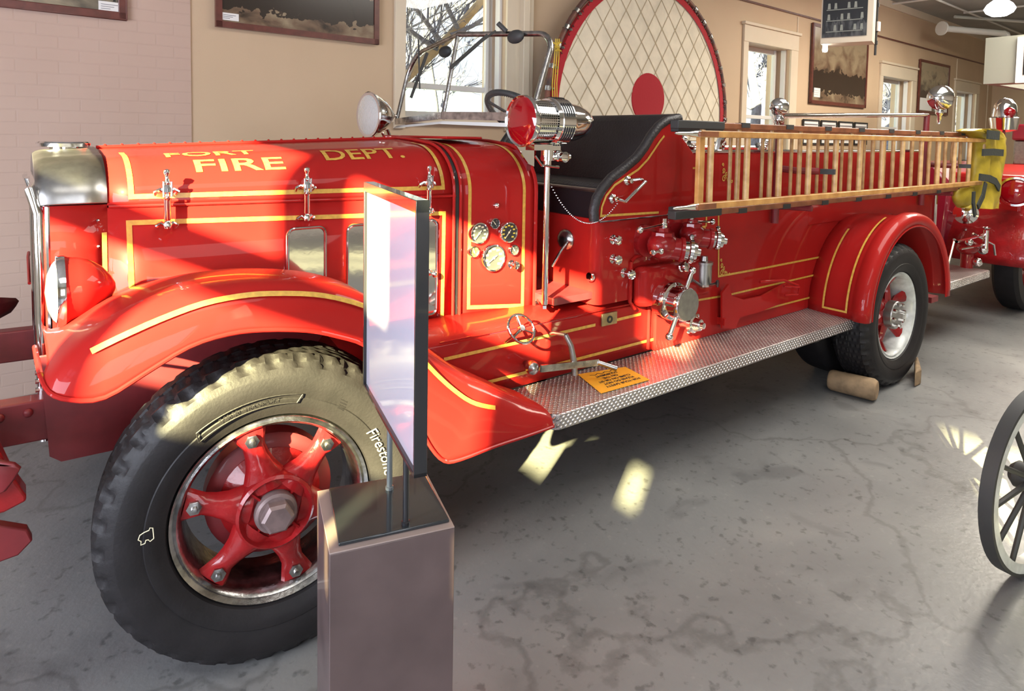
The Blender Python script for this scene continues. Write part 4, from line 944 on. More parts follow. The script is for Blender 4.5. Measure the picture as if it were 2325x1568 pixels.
b.prism([V((x, y, .765)) for x, y in pr], (0, 0, .20)); pm = b.build('pump_housing', 'red', T, bevel=.025, smooth=50)
b = B(); b.tube([(hx0-.01, SY-.005, .99), (hx0-.012, SY-.005, .79), (hx0+.02, SY-.01, .75)], .010, 8); b.tube([(hx0-.01, SY-.005, .99), (hx0+.02, SY-.005, 1.01), (hx0+.28, SY-.005, 1.02)], .010, 8); b.build('housing_flange', 'red', pm)
sc_ = at(1563, 692, 1.955); c0 = V((sc_.x, SY-.06, sc_.z)); Rs = .081
b = B(); b.lathe(c0, (0, -1, 0), [(0, Rs*1.06), (.045, Rs*1.06), (.05, Rs*1.18), (.07, Rs*1.2), (.085, Rs*1.16), (.09, Rs*1.0), (.135, Rs*1.0), (.155, Rs*1.02), (.163, Rs*.96)], 48); su = b.build('suction_inlet', 'chrome', T)
b = B(); b.lathe(c0, (0, -1, 0), [(.15, Rs*.95), (.167, Rs*.95), (.168, 0)], 48); b.build('inlet_cap', 'steel', su)
b = B()
for a in (62, 242):
    a = math.radians(a); d_ = V((math.cos(a), 0, math.sin(a))); p0 = c0+V((0, -.12, 0))+d_*Rs*.95; b.tube([p0, p0+d_*.05, p0+d_*.085], .012, 10); b.ball(p0+d_*.095, .020, 12)
b.build('cap_lug', 'chrome', su)
q = at(1600, 738, 2.06); b = B(); b.lathe((q.x-.03, SY, q.z), (.1, -1, 0), [(0, .036), (.05, .036), (.054, .050), (.075, .050), (.08, .036), (.11, .03), (.112, .018), (.13, .016), (.133, 0)], 24)
for i in range(4): a = PI/4+PI/2*i; b.ball((q.x-.025+.053*math.cos(a), SY-.065, q.z+.053*math.sin(a)), .012, 8)
b.build('drain_valve', 'chrome', T)
pp = [(1640, 745), (1640, 665), (1655, 645), (1662, 672), (1690, 680), (1730, 672), (1775, 648), (1792, 640), (1790, 662), (1770, 690), (1725, 708), (1680, 720), (1670, 745)]
b = B(); b.prism([at(u, v, 2.14) for u, v in pp], (0, .012, 0)); b.tube([at(1725, 640, 2.13), at(1780, 636, 2.10), at(1812, 648, 2.08)], .008, 8); b.tube([at(1780, 650, 2.11), at(1815, 652, 2.06), at(1812, 668, 2.06), at(1782, 670, 2.11)], .006, 6); b.box(3.12, 3.14, 2.13, SY, .56, .60); b.build('tool_bracket', 'red', T)
# running board
def rbp(z): 
    r = .035; x0_, x1_, y0_, y1_ = 1.665, 4.165, 1.888, 2.20; o = [(x1_, y1_), (x0_, y1_)]
    o += [(x0_+r-r*math.cos(a), y0_+r-r*math.sin(a)) for a in [PI/2*i/6 for i in range(7)]]
    o += [(x1_-r+r*math.sin(a), y0_+r-r*math.cos(a)) for a in [PI/2*i/6 for i in range(7)]]
    return [V((x, y, z)) for x, y in o]
b = B(); b.prism(rbp(.435), (0, 0, .065)); rb = b.build('running_board', 'tread', T, bevel=.005, smooth=40)
b = B()
for x in (1.9, 2.8, 3.8): b.bar((x, 1.95, .41), (x, 2.5, .5), .05, .04)
b.build('board_bracket', 'grime', T)
# rear fenders
def rf(th, k_): return V((4.70-(.645+k_)*math.cos(th), 0, .50+(.625+k_)*math.sin(th)))
for f in (lambda q: V(q), mir):
    rings = []
    for i in range(33):
        th = PI*i/32; wd = 0 if th > .0 else 0
        prof = [(1.79, -.075), (1.782, -.05), (1.782, -.02), (1.795, .0), (1.825, .010), (1.86, .006), (1.885, -.015), (1.90, -.022), (2.0, -.02), (2.1, -.025), (2.2, -.04)]
        r = []
        for y, k_ in prof:
                        p = rf(th, k_); r.append(f(V((p.x+0.02*max(0, (y-1.86)/.34)*abs(math.cos(th))*(1 if th < PI/2 else 0), y, p.z))))
        rings.append(r)
    b = B(); b.loft(rings); rfd = b.build('rear_fender', 'red', T, solid=.005, smooth=60)
    b = B(); b.tube([f(V((0, 1.79, 0))+rf(PI*i/32, -.078)) for i in range(33)], .006, 6); b.build('fender_bead', 'red', rfd)
    if f((0, 0, 0)).y < 1:
        b = B(); ed = [(.07+.055*i) for i in range(24)]
        def rp(th, y):
            p = rf(th, -.015); return V((p.x, y, p.z))
        pts = [rp(t_, 1.915) for t_ in ed][::-1]+[rp(t_, 2.06) for t_ in ed[:18]]
        b.ribbon(pts, [V((-math.cos(t_), 0, math.sin(t_))) for t_ in ed][::-1]+[V((-math.cos(t_), 0, math.sin(t_))) for t_ in ed[:18]], .012, lift=.010)
        b.build('gold_stripe', 'gold', rfd)
b = B(); b.box(5.33, 5.45, 1.9, 2.2, .42, .46); b.bar((4.0, 2.2, .45), (4.6, 2.5, .55), .05, .05); b.build('step_bracket', 'darkred', T)
# tail step with its hydrant valve and tubular guard
b = B(); b.box(5.72, 6.72, 1.955, 2*YC-1.955, .43, .5); ts = b.build('tail_step', 'tread', T, bevel=.012)
b = B(); b.tube([(6.15, 2.05, .8), (6.05, 2.0, .80), (6.74, 2.02, .80)], .012, 8); b.tube([(6.3, 2.05, .71), (6.74, 2.02, .71)], .010, 8); b.cyl((6.75, 2.01, .68), (6.75, 2.01, .84), .022); b.ball((6.75, 2.01, .86), .03, 10, (1.4, 1, .5)); b.tube([(6.15, 2.1, .5), (6.15, 2.05, .8)], .01, 8); b.build('tail_guard', 'chrome', T)
q = at(2195, 597, 2.12); b = B(); b.ball((q.x, 2.12, .68), .085, 16, (1.3, 1, .8)); b.cyl((q.x-.1, 2.12, .72), (q.x-.02, 2.12, .80), .04); b.cyl((q.x+.0, 2.12, .5), (q.x, 2.12, .68), .05); tv = b.build('tail_valve', 'castred', T)
b = B(); b.ball((q.x-.1, 2.08, .74), .035, 10); b.ball((q.x+.12, 2.04, .66), .045, 12); b.ball((q.x+.0, 2.04, .56), .04, 12); b.tube([(q.x+.05, 2.1, .80), (q.x+.25, 2.0, .70), (q.x+.30, 2.0, .6)], .01, 8); b.build('hose_cap', 'chrome', tv)
b = B(); b.tube([(6.06, SY-.01, 1.22), (6.06, SY-.01, .84)], .014, 8); b.build('tail_grab_rail', 'chrome', T)
# side hand rail with its two posts and lamps
b = B(); ra = V((3.62, 2.14, 1.742)); rb_ = V((5.72, 2.14, 1.815)); b.tube([ra, rb_], .0155, 12); hr = b.build('hand_rail', 'chrome', T)
for p in (ra, rb_):
    b = B(); b.tube([p, V((p.x, 2.15, 1.10))], .022, 10); b.tube([V((p.x, 2.15, 1.43)), V((p.x+.05, 2.06, 1.42)), V((p.x+.11, 1.95, 1.42))], .02, 8); b.tube([V((p.x+.02, 2.14, 1.20)), V((p.x+.05, 1.95, 1.205))], .018, 8)
    b.build('rail_post', 'darkred', hr)
for p in (ra, rb_):
    b = B(); b.bar((p.x+.11, 1.94, 1.42), (p.x+.13, 1.865, 1.42), .03, .03)
    b.build('ladder_clamp', 'black2', hr)
for (u, v, rpx) in ((1769, 243, 20), (2135, 222, 27)):
    x = (ra if u < 2000 else rb_).x+.0; c_ = at(u, v, 2.14); r = rpx*(c_.x*.604+c_.y*.796)/FPX
    b = B(); b.lathe(c_, (-.8, -.6, .0), [(-r, 0), (-r*.92, r*.35), (-r*.7, r*.68), (-r*.3, r*.94), (.0, r), (r*.12, r*1.04), (r*.2, r), (r*.5, r*.8), (r*.72, r*.35), (r*.75, 0)], 28); lp = b.build('marker_lamp', 'chrome', T)
    b = B(); b.lathe(c_-V((0, 0, r*.9)), (0, 0, -1), [(0, .02), (.02, .03), (.04, .03), (.06, .015), (max(.07, c_.z-r*.9-1.75), .014)], 14); b.build('lamp_stem', 'chrome', lp)

# ============================================================ LADDERS
def ladder(name, label, y, z0, z1, xa, xb, xr, n_, rr, rmat, wmat, pads, tips):
    t = thing(name, ((xa+xb)/2, y, z0), label, 'ladder', 'wooden ladders on the engine side')
    for z in (z0, z1):
        b = B(); b.box(xa, xb, y-.018, y+.018, z-.016, z+.016); r = b.build('ladder_rail', wmat, t, bevel=.004)
        for x in pads: b = B(); b.box(x, x+.07, y-.022, y+.022, z-.006 if z == z1 else z-.02, z+.019 if z == z1 else z+.006); b.build('iron_pad', 'black2', r)
    for i in range(n_):
        b = B(); x = xr+i*.2985; b.tube([(x, y, z0), (x, y, z1)], rr, 10); b.build('rung', rmat, t)
    if tips:
        b = B(); b.box(xa-.005, xa+.035, y-.012, y+.012, z0, z1); b.build('end_board', 'ash', t, bevel=.003)
        for z in (z0, z1):
            b = B(); b.lathe((xa-.17, y, z), (1, 0, 0), [(0, .004), (.02, .008), (.09, .010), (.13, .016), (.18, .02)], 10); b.build('steel_spur', 'chrome', t)
            b = B(); b.box(xa-.02, xa+.12, y-.024, y+.024, z-.012, z+.012); b.build('iron_shoe', 'ashdark', t)
    else:
        for z in (z0, z1): b = B(); b.box(xa-.22, xa+.14, y-.024, y+.024, z-.02, z+.02); b.build('iron_shoe', 'black2', t, bevel=.004)
    return t
ladder('wooden_ladder', 'front ladder of pale ash with thick rungs and steel spurs, clamped on the engine side', 1.90, 1.281, 1.621, 2.53, 6.24, 2.624, 13, .0155, 'rung', 'ash', [], True)
ladder('wooden_ladder', 'middle ladder with dark red-brown rails and black iron shoes, just behind the front one', 1.972, 1.238, 1.664, 2.66, 6.20, 2.655, 12, .013, 'rung', 'ashdark', [2.95+.42*i for i in range(8)], False)
ladder('wooden_ladder', 'rearmost thin-runged ladder, nearest the red hose bed behind the two others', 2.043, 1.245, 1.650, 2.75, 6.20, 2.99, 11, .010, 'rung', 'ashdark', [], False)

# ============================================================ YELLOW COAT hung on the ladder end
ct = thing('raincoat', (6.40, 1.95, 1.0), 'yellow oilskin coat with black straps hanging over the rear end of the ladders', 'coat')
out = [(2172, 303), (2200, 296), (2232, 291), (2262, 296), (2285, 304), (2297, 312), (2297, 335), (2292, 370), (2290, 410), (2287, 445), (2284, 470), (2262, 473), (2236, 477), (2215, 478), (2222, 455), (2226, 430), (2229, 400), (2232, 370), (2242, 345), (2235, 330), (2225, 310)]
CYY = 1.86
rings = []
inner = [(2240, 303), (2262, 303), (2284, 310)]
levels = [(292, 2205, 2268), (297, 2190, 2284), (304, 2222, 2292), (315, 2238, 2297), (332, 2240, 2297), (350, 2238, 2295), (372, 2236, 2292), (395, 2234, 2291), (418, 2232, 2289), (440, 2228, 2287), (458, 2222, 2285), (466, 2216, 2284), (474, 2212, 2283)]
N = 40
for v, ua, ub in levels:
    L_ = at(ua, v, CYY); R__ = at(ub, v, CYY); ring = []
    for k_ in range(N):
        a = 2*PI*k_/N; cx_ = (L_.x+R__.x)/2; hx = (R__.x-L_.x)/2*.98; fold = .018*math.sin(5*a+v*.02)+.010*math.sin(11*a-v*.05)
        th_ = .08 if v > 300 else .05
        ring.append(V((cx_+hx*math.cos(a), CYY+th_+(th_+fold)*math.sin(a), L_.z+(R__.z-L_.z)*(math.cos(a)+1)/2)))
    rings.append(ring)
b = B(); b.loft(rings, closed=True, cap=True); body_ = b.build('coat_body', 'coat', ct, smooth=70)
b = B(); rings = []
for v, ua, ub in ((428, 2196, 2222), (436, 2190, 2225), (450, 2188, 2228), (462, 2192, 2226), (474, 2204, 2222)):
    L_ = at(ua, v, CYY+.04); R__ = at(ub, v, CYY+.04); rings.append([V(((L_.x+R__.x)/2+(R__.x-L_.x)/2*math.cos(a), CYY+.10+.06*math.sin(a), L_.z)) for a in [2*PI*i/16 for i in range(16)]])
b.loft(rings, closed=True, cap=True); b.build('coat_sleeve', 'coat', ct, smooth=70)
def strapp(pts, w_, y): b = B(); pp = [at(u, v, y) for u, v in pts]; b.ribbon(pp, (0, -1, 0), w_, lift=0); o = b.build('strap', 'strap', ct, solid=.012, smooth=0); return o
strapp([(2233, 346), (2256, 345), (2279, 347)], .055, CYY-.022); strapp([(2240, 305), (2266, 308)], .07, CYY-.02); strapp([(2226, 402), (2248, 405), (2262, 412), (2271, 428)], .055, CYY-.022)
strapp([(2240, 415), (2234, 445), (2222, 470)], .05, CYY-.022); strapp([(2213, 435), (2212, 460), (2216, 490)], .045, CYY-.015)

# ============================================================ SIGN ON PEDESTAL
ZP = .80
pc_ = [atz(u, v, ZP) for u, v in ((712, 1118), (752, 1255), (1045, 1195), (960, 1070))]
c_ = sum(pc_, V((0, 0, 0)))/4
ea = ((pc_[2]-pc_[1])+(pc_[3]-pc_[0])).normalized(); eb = V((-ea.y, ea.x, 0)); HW, HD = .124, .117
def pq(a_, b_, z): p = c_+ea*a_+eb*b_; return V((p.x, p.y, z))
ped = thing('pedestal', (c_.x, c_.y, 0), 'mottled brown square pedestal in front of the near front tyre', 'pedestal')
b = B(); b.prism([pq(-HW, -HD, 0), pq(HW, -HD, 0), pq(HW, HD, 0), pq(-HW, HD, 0)], (0, 0, ZP-.002)); b.build('pedestal_body', 'pedestal', ped, bevel=.0015)
b = B(); b.prism([pq(-HW, -HD, ZP-.002), pq(HW, -HD, ZP-.002), pq(HW, HD, ZP-.002), pq(-HW, HD, ZP-.002)], (0, 0, .003)); b.build('pedestal_top', 'pedestal_edge', ped, bevel=.001)
r1 = atz(862, 1112, .81); r2 = atz(897, 1192, .81); dd = (r2-r1).normalized(); nn = V((-dd.y, dd.x, 0))
if nn.x > 0: nn = -nn
sg_ = thing('sign_stand', (c_.x, c_.y, ZP+.001), 'tall framed white display sign on two rods, standing on the brown pedestal', 'sign')
b = B(); b.prism([pq(-.105, -.102, ZP+.001), pq(.118, -.100, ZP+.001), pq(.116, .105, ZP+.001), pq(-.10, .108, ZP+.001)], (0, 0, .007)); b.build('base_plate', 'blackgloss', sg_, bevel=.002)
for p, mt in ((r1, 'rod'), (r2, 'black')):
    b = B(); q = p-nn*.022; b.tube([V((q.x, q.y, ZP+.006)), V((q.x, q.y, 1.40))], .0065, 14); b.lathe((q.x, q.y, ZP+.006), (0, 0, 1), [(0, .009), (.008, .009), (.009, .0066)], 14, cap=False); b.build('support_rod', mt, sg_)
def sq(a_, o_, z): p = r1+dd*a_+nn*o_; return V((p.x, p.y, z))
SA, SB, Z0, Z1 = -.137, .318, .997, 1.486
b = B(); b.prism([sq(SA+.004, -.008, Z0+.004), sq(SB-.004, -.008, Z0+.004), sq(SB-.004, -.008, Z1-.004), sq(SA+.004, -.008, Z1-.004)], nn*.012); b.build('sign_face', 'screen', sg_, smooth=0)
for a0, a1_, z0_, z1_ in ((SA, SA+.008, Z0, Z1), (SB-.006, SB, Z0, Z1), (SA, SB, Z0, Z0+.008)):
    b = B(); b.prism([sq(a0, -.013, z0_), sq(a1_, -.013, z0_), sq(a1_, -.013, z1_), sq(a0, -.013, z1_)], nn*.024); b.build('frame_edge', 'black', sg_, bevel=.001)
b = B(); b.prism([sq(SA, -.013, Z1-.022), sq(SB, -.013, Z1-.022), sq(SB, -.013, Z1), sq(SA, -.013, Z1)], nn*.024); b.build('frame_edge', 'blackgloss', sg_, bevel=.001)

# notice on the running board
np_ = thing('paper_notice', (atz(1390, 862, .501).x, 2.0, .501), 'orange paper safety notice lying on the aluminium running board', 'notice')
cq = [atz(u, v, .503) for u, v in ((1365, 893), (1475, 862), (1420, 833), (1312, 850))]
b = B(); b.prism(cq, (0, 0, .0015)); b.build('notice_sheet', 'orange_paper', np_, smooth=0)
ex = (cq[0]-cq[1]).normalized(); ey = V((0, 0, 1)).cross(ex)
mc = sum(cq, V((0, 0, 0)))/4+V((0, 0, .0015)); b = B(); Wd = (cq[0]-cq[1]).length; Hd = (cq[1]-cq[2]).length
for i, t_ in enumerate(('FOR YOUR SAFETY', 'PLEASE DO NOT', 'CLIMB ON OR SIT', 'ON THE', 'EQUIPMENT')):
    for dirn in (0,): add_text(b, t_, Hd*.135, mc+(-ey)*(Hd*(-.34+.155*i)), ex, ey, lift=.001, bold=.0006)
wv = [mc+(-ey)*(Hd*(.42+.03*math.sin(i*1.3)))+ex*(Wd*(-.25+.5*i/16)) for i in range(17)]; b.ribbon(wv, (0, 0, 1), .004, lift=.001)
b.build('notice_text', 'ink', np_, smooth=0)

# chocks by the rear tyre
q0, q1 = atz(1890, 862, .07), atz(2000, 888, .07)
b = B(); d_ = (q1-q0).normalized(); r0 = [(.0, .055), (.02, .065), ((q1-q0).length-.02, .068), ((q1-q0).length, .056)]
b.lathe(q0-d_*.02, q1-q0, r0, 18); tag(b.build('wheel_chock', 'wood_block', bevel=.004), 'rounded timber chock lying in front of the near rear tyre', 'chock', 'wheel chocks')
q0, q1 = atz(2058, 858, .05), atz(2098, 834, .05)
b = B(); b.prism([q0+V((0, -.05, -.05)), q0+V((.1, -.05, -.05)), q1+V((.05, .06, -.05)), q1+V((-.03, .05, -.05))], (0, 0, .11)); tag(b.build('wheel_chock', 'wood_block', bevel=.015), 'small dark chock behind the near rear tyre', 'chock', 'wheel chocks')

# ============================================================ LIFE NET leaning in front of the wall
LW = Matrix.Translation((0, 4.45, 0)) @ Matrix.Rotation(WA, 4, 'Z')
LC, LR = (5.36, 1.83), 1.46
ln = thing('life_net', tuple(LW @ V((LC[0], 0, LC[1]-LR-.02))), 'round cream quilted rescue net with red border and spring rim, standing behind the engine', 'life net')
def lp_(r, a, y=0): return LW @ V((LC[0]+r*math.cos(a), y, LC[1]+r*math.sin(a)))
LWm = LW
b = B(LW); b.lathe((LC[0], 0, LC[1]), (0, -1, 0), [(-.01, 1.36), (.01, 1.36), (.012, 1.3), (.018, .8), (.02, 0)], 64); b.build('net_canvas', 'canvas', ln)
b = B(LW); b.lathe((LC[0], 0, LC[1]), (0, -1, 0), [(-.02, 1.335), (-.025, 1.41), (.02, 1.41), (.022, 1.335)], 72, cap=False); b.build('net_border', 'canvas_red', ln)
b = B(LW); b.lathe((LC[0]-.02, -.025, LC[1]+.18), (0, -1, 0), [(-.005, .27), (.004, .265), (.006, 0)], 40); b.build('centre_patch', 'canvas_red', ln)
b = B(LW)
for sgn, ang in ((1, 56), (-1, -50)):
    d_ = V((math.cos(math.radians(ang)), 0, math.sin(math.radians(ang)))); n_ = V((-d_.z, 0, d_.x))
    for i in range(-7, 8):
        o = i*.185; L_ = math.sqrt(max(0, 1.33**2-o*o))
        c0 = V((LC[0], -.021, LC[1]))+n_*o
        pts = []
        for j in range(9):
            t_ = -1+2*j/8; p = c0+d_*L_*t_; rr = math.hypot(p.x-LC[0], p.z-LC[1]); p.y = -.0205+.010*max(0, (rr-.8)/.5); pts.append(p)
        if L_ > .1: b.ribbon(pts, (0, -1, 0), .009, lift=.004)
b.build('quilting_seams', 'seam', ln, smooth=0)
b = B(LW); b.tube([(LC[0]+LR*math.cos(a), 0, LC[1]+LR*math.sin(a)) for a in [2*PI*i/96 for i in range(96)]], .026, 12, closed=True)
rim = b.build('rim_tube', 'copper', ln)
for i in range(44):
    b = B(LW); a = 2*PI*i/44
    p0 = V((LC[0]+(LR)*math.cos(a), -.0, LC[1]+LR*math.sin(a))); tg = V((-math.sin(a), 0, math.cos(a))); b.cyl(p0-tg*.022, p0+tg*.022, .032, n=12)
    pr_ = V((LC[0]+(LR-.04)*math.cos(a), -.03, LC[1]+(LR-.04)*math.sin(a))); b.tube([p0, pr_], .008, 6); b.ball(pr_, .017, 8); b.build('rim_collar', 'chrome_worn', ln)
b = B(LW)
for i in range(88):
    a = 2*PI*(i+.5)/88; p0 = V((LC[0]+(LR-.035)*math.cos(a), -.03, LC[1]+(LR-.035)*math.sin(a))); p1 = V((LC[0]+1.40*math.cos(a), -.02, LC[1]+1.40*math.sin(a)))
    b.tube([p0, p1], .006, 5)
b.build('lacing', 'copper', ln)
b = B(); 
for k_ in range(3): b.tube([at(1262+k_*4, 88, 4.30), at(1259+k_*5, 130, 4.30), at(1254+k_*5, 190, 4.29), at(1256+k_*5, 262, 4.28)], .005, 6)
for k_ in range(4): b.tube([at(1256+k_*6, 96, 4.28), at(1268-k_*3, 106, 4.27), at(1262+k_*4, 116, 4.29)], .006, 6)
b.build('tie_rope', 'ropeyellow', ln)

# ============================================================ PICTURES AND BOARDS
def picture(name, label, s0, s1, z0, z1, fw_, ph, card=None, cat='picture', dp=.03, group=None, tilt=0, fm='wood_frame', mat_=0):
    t = thing(name, tuple(WM @ V(((s0+s1)/2, -dp, z0))), label, cat, group)
    b = B(WM); y0 = -.016-dp
    b.box(s0, s1, y0, -.016, z0, z0+fw_); b.box(s0, s1, y0, -.016, z1-fw_, z1); b.box(s0, s0+fw_, y0, -.016, z0, z1); b.box(s1-fw_, s1, y0, -.016, z0, z1); b.build('frame', fm, t, bevel=.004)
    b = B(WM); b.box(s0+fw_*.8, s1-fw_*.8, y0+.010, -.018, z0+fw_*.8, z1-fw_*.8); pt_ = b.build('print', 'mat_white' if mat_ else ph, t, smooth=0)
    if mat_: b = B(WM); b.box(s0+fw_+mat_, s1-fw_-mat_, y0+.008, y0+.011, z0+fw_+mat_, z1-fw_-mat_); b.build('photograph', ph, t, smooth=0)
    if card:
        a0, a1_, c0_, c1_ = card; b = B(WM); b.box(a0, a1_, y0+.004, y0+.009, c0_, c1_); cd_ = b.build('caption_card', 'mat_white', t, smooth=0)
        b = B(WM)
        for i in range(3): zz = c1_-(c1_-c0_)*(.3+.22*i); b.box(a0+.012, a1_-.02-.02*i, y0+.002, y0+.005, zz-.002, zz+.002)
        b.build('caption_lines', 'grey_text', cd_, smooth=0)
    return t
g = lambda u, v: atw(u, v, -.03)
p0, p1 = g(0, 13), g(287, 46); z_ = p1.z; picture('framed_photograph', 'wood-framed photograph high on the painted brick, in the top corner of the room', p1.x-1.3, p1.x, z_, z_+.9, .045, 'photo_b', (g(223, 10).x, g(275, 10).x, g(275, 30).z, g(275, 30).z+.06), group=None)
p0, p1 = g(489, 56), g(859, 102); picture('framed_photograph', 'large wood-framed photograph above the engine hood, just left of the tall first window', p0.x, p1.x, p1.z, p1.z+.85, .042, 'photo_a', (g(502, 40).x, g(541, 40).x, g(530, 48).z, g(530, 48).z+.05))
p0, p1, p2 = g(1838, 234), g(1964, 248), g(1850, 52); picture('framed_photograph', 'brown photograph of a street crowd, hung between the second and third windows', p0.x, p1.x, p0.z-.0, p2.z, .05, 'photo_a', (g(1846, 222).x, g(1860, 222).x, p0.z+.1, p0.z+.24))
p0, p1, p2 = g(2083, 256), g(2150, 266), g(2091, 134); pic4 = picture('framed_photograph', 'dark framed photograph hung between the third and fourth windows', p0.x, p1.x, p0.z, p2.z, .05, 'photo_b')
b = B(WM); b.box(p0.x+.06, p0.x+.7, -.046, -.04, p0.z+.06, p0.z+.30); b.box(p0.x+.9, p1.x-.08, -.046, -.04, p0.z+.06, p0.z+.22); b.build('white_label', 'mat_white', pic4, smooth=0)
for i, (ua, ub) in enumerate(((1824, 1860), (1865, 1900), (1905, 1937), (1941, 1970))):
    a0, a1_ = g(ua, 280).x, g(ub, 280).x; zt_ = g(1840, 271).z
    t_ = picture('certificate', ('black-framed certificate in the row under the street photograph, %s') % ('first from the second window', 'second from the second window', 'third from the second window', 'last, nearest the third window')[i], a0, a1_, zt_-.38, zt_, .025, 'mat_white', None, 'certificate', .02, 'row of certificates', fm='black2')
    b = B(WM)
    for k_ in range(6): zz = zt_-.07-.045*k_; b.box(a0+.05, a1_-.05-(.04 if k_ % 2 else 0), -.045, -.026, zz-.004, zz+.004)
    b.build('printed_lines', 'grey_text', t_, smooth=0)
# photo board hung under the ceiling
q = [at(u, v, 3.5) for u, v in ((1862, 100), (1962, 98))]
X0, X1, ZB = q[0].x, q[1].x, q[0].z
bb_ = thing('photo_board', ((X0+X1)/2, 3.5, ZB), 'white-framed board of small team photographs hanging from the ceiling beside the black pole', 'display board')
bo = V((X0, 3.5, 0)); bd = V((.33, -.944, 0)); bn = V((.944, .33, 0))
def bq(a_, o_, z): p = bo+bd*a_+bn*o_; return V((p.x, p.y, z))
WB = .47
b = B(); b.prism([bq(0, 0, ZB), bq(WB, 0, ZB), bq(WB, .28, ZB), bq(0, .28, ZB)], (0, 0, CEIL-ZB-.005)); b.build('board_box', 'trimwall', bb_, bevel=.004)
b = B(); b.prism([bq(.015, -.012, ZB+.06), bq(WB-.05, -.012, ZB+.06), bq(WB-.05, -.012, CEIL-.1), bq(.015, -.012, CEIL-.1)], bn*.012); b.build('photo_panel', 'photo_c', bb_, smooth=0)
b = B()
for r_ in range(9):
    z = ZB+.11+r_*.11; b.prism([bq(.05, -.016, z), bq(WB-.09, -.016, z), bq(WB-.09, -.016, z+.008), bq(.05, -.016, z+.008)], bn*.004)
    for k_ in range(6):
        if (k_*7+r_*5) % 3: x = .06+.06*k_; b.prism([bq(x, -.018, z+.012), bq(x+.028, -.018, z+.012), bq(x+.024, -.018, z+.07), bq(x+.004, -.018, z+.07)], bn*.004)
b.build('photo_rows', 'greywood', bb_, smooth=0)
b = B(); p = bq(.04, .06, ZB-.05); b.lathe(p, (0, 0, 1), [(-.03, .0), (-.025, .022), (0, .026), (.05, .02)], 14); b.build('spot_lamp', 'lampglow', bb_)
b = B(); p = at(1990, 60, 3.3); b.tube([V((p.x, 3.3, at(1980, 124, 3.3).z)), V((p.x, 3.3, CEIL))], .013, 8)
for v in (10, 68, 97): zz = at(1988, v, 3.3).z; b.lathe((p.x, 3.3, zz-.02), (0, 0, 1), [(0, .02), (.04, .02)], 10)
pole = b.build('hanging_pole', 'black2'); tag(pole, 'thin black rod with collars hanging from the ceiling beside the photo board', 'rod')
zz = at(1988, 60, 3.3).z; b = B(); b.box(p.x-.03, p.x+.03, 3.27, 3.285, zz-.05, zz+.05); b.build('white_tag', 'mat_white', pole)
# second board far right
q0 = at(2252, 190, 3.2); b2x = q0.x
fb = thing('photo_board', (b2x+.8, 3.0, q0.z), 'grey hanging bulkhead with a white-framed photograph, at the far end of the room', 'display board')
q1 = at(2300, 188, 3.2)
zt2 = at(2300, 97, 3.2).z; b = B(); b.box(b2x, b2x+.3, .6, 3.3, q0.z, zt2); b.box(b2x+.3, b2x+1.6, 3.2, 3.3, q0.z, zt2); b.build('board_box', 'greywood', fb)
for y_ in (1.2, 2.9): b = B(); b.cyl((b2x+.15, y_, zt2-.01), (b2x+.15, y_, CEIL-.003), .012); b.build('hanger', 'black2', fb)
fx = b2x-.02; a0 = atx(2306, 180, fx); a1_ = atx(2325, 180, fx)
b = B(); b.box(fx-.02, fx+.02, a0.y-1.0, a0.y, a0.z-.05, zt2-.03); b.build('frame', 'mat_white', fb)
b = B(); b.box(fx-.03, fx-.01, a0.y-.92, a0.y-.08, a0.z+.05, zt2-.10); b.build('photograph', 'photo_c', fb, smooth=0)

# ============================================================ CEILING FITTINGS
lc = atz(2270, 20, 3.72); b = B(); b.lathe(lc, (0, 0, -1), [(-.13, .10), (-.07, .17), (0, .21), (.06, .18), (.11, .10), (.125, 0)], 28)
lamp = thing('ceiling_lamp', (lc.x, lc.y, lc.z-.12), 'round glowing glass lamp hanging under the ceiling at the far end', 'lamp')
b.build('lamp_globe', 'lampglow', lamp); b = B(); b.cyl(lc+V((0, 0, .13)), V((lc.x, lc.y, CEIL-.002)), .02); b.lathe((lc.x, lc.y, CEIL-.03), (0, 0, 1), [(0, .08), (.028, .09)], 16); b.build('lamp_rod', 'ceiltrim', lamp)
zc = CEIL-.03
def cond(u0, v0, u1, v1, r, z): return [atz(u0, v0, z), atz(u1, v1, z)]
for i, (a_, c__, r, lb) in enumerate(((( 2120, -4), (2330, 82), .018, 'long white conduit running along the ceiling from front to back'), ((2188, 29), (2340, 12), .018, 'white conduit crossing the ceiling in front of the globe lamp'), ((1965, 17), (2140, -6), .018, 'white conduit crossing the ceiling above the black rod'), ((2168, 38), (2340, 50), .03, 'thick white ceiling batten beyond the globe lamp'))):
    q0, q1 = atz(*a_, zc-.02), atz(*c__, zc-.02); b = B(); b.tube([q0, q1], r, 8); tag(b.build('ceiling_conduit', 'ceiltrim'), lb, 'conduit', 'ceiling conduits')
b = B(); q0 = atz(2140, 62, 3.72); q1 = atz(2278, 76, 3.68); q0 = V((q0.x, q0.y, 3.70)); b.tube([q0, q1], .058, 16); b.tube([q1, q1+V((.06, -.03, -.02)), q1+V((.09, -.05, -.10)), q1+V((.09, -.05, -.18))], .062, 14)
b.lathe(q0, q0-q1, [(-.05, .09), (0, .13), (.03, .13)], 16); tag(b.build('vent_pipe', 'ceiltrim'), 'fat white pipe with an elbow coming from the wall under the ceiling', 'pipe')

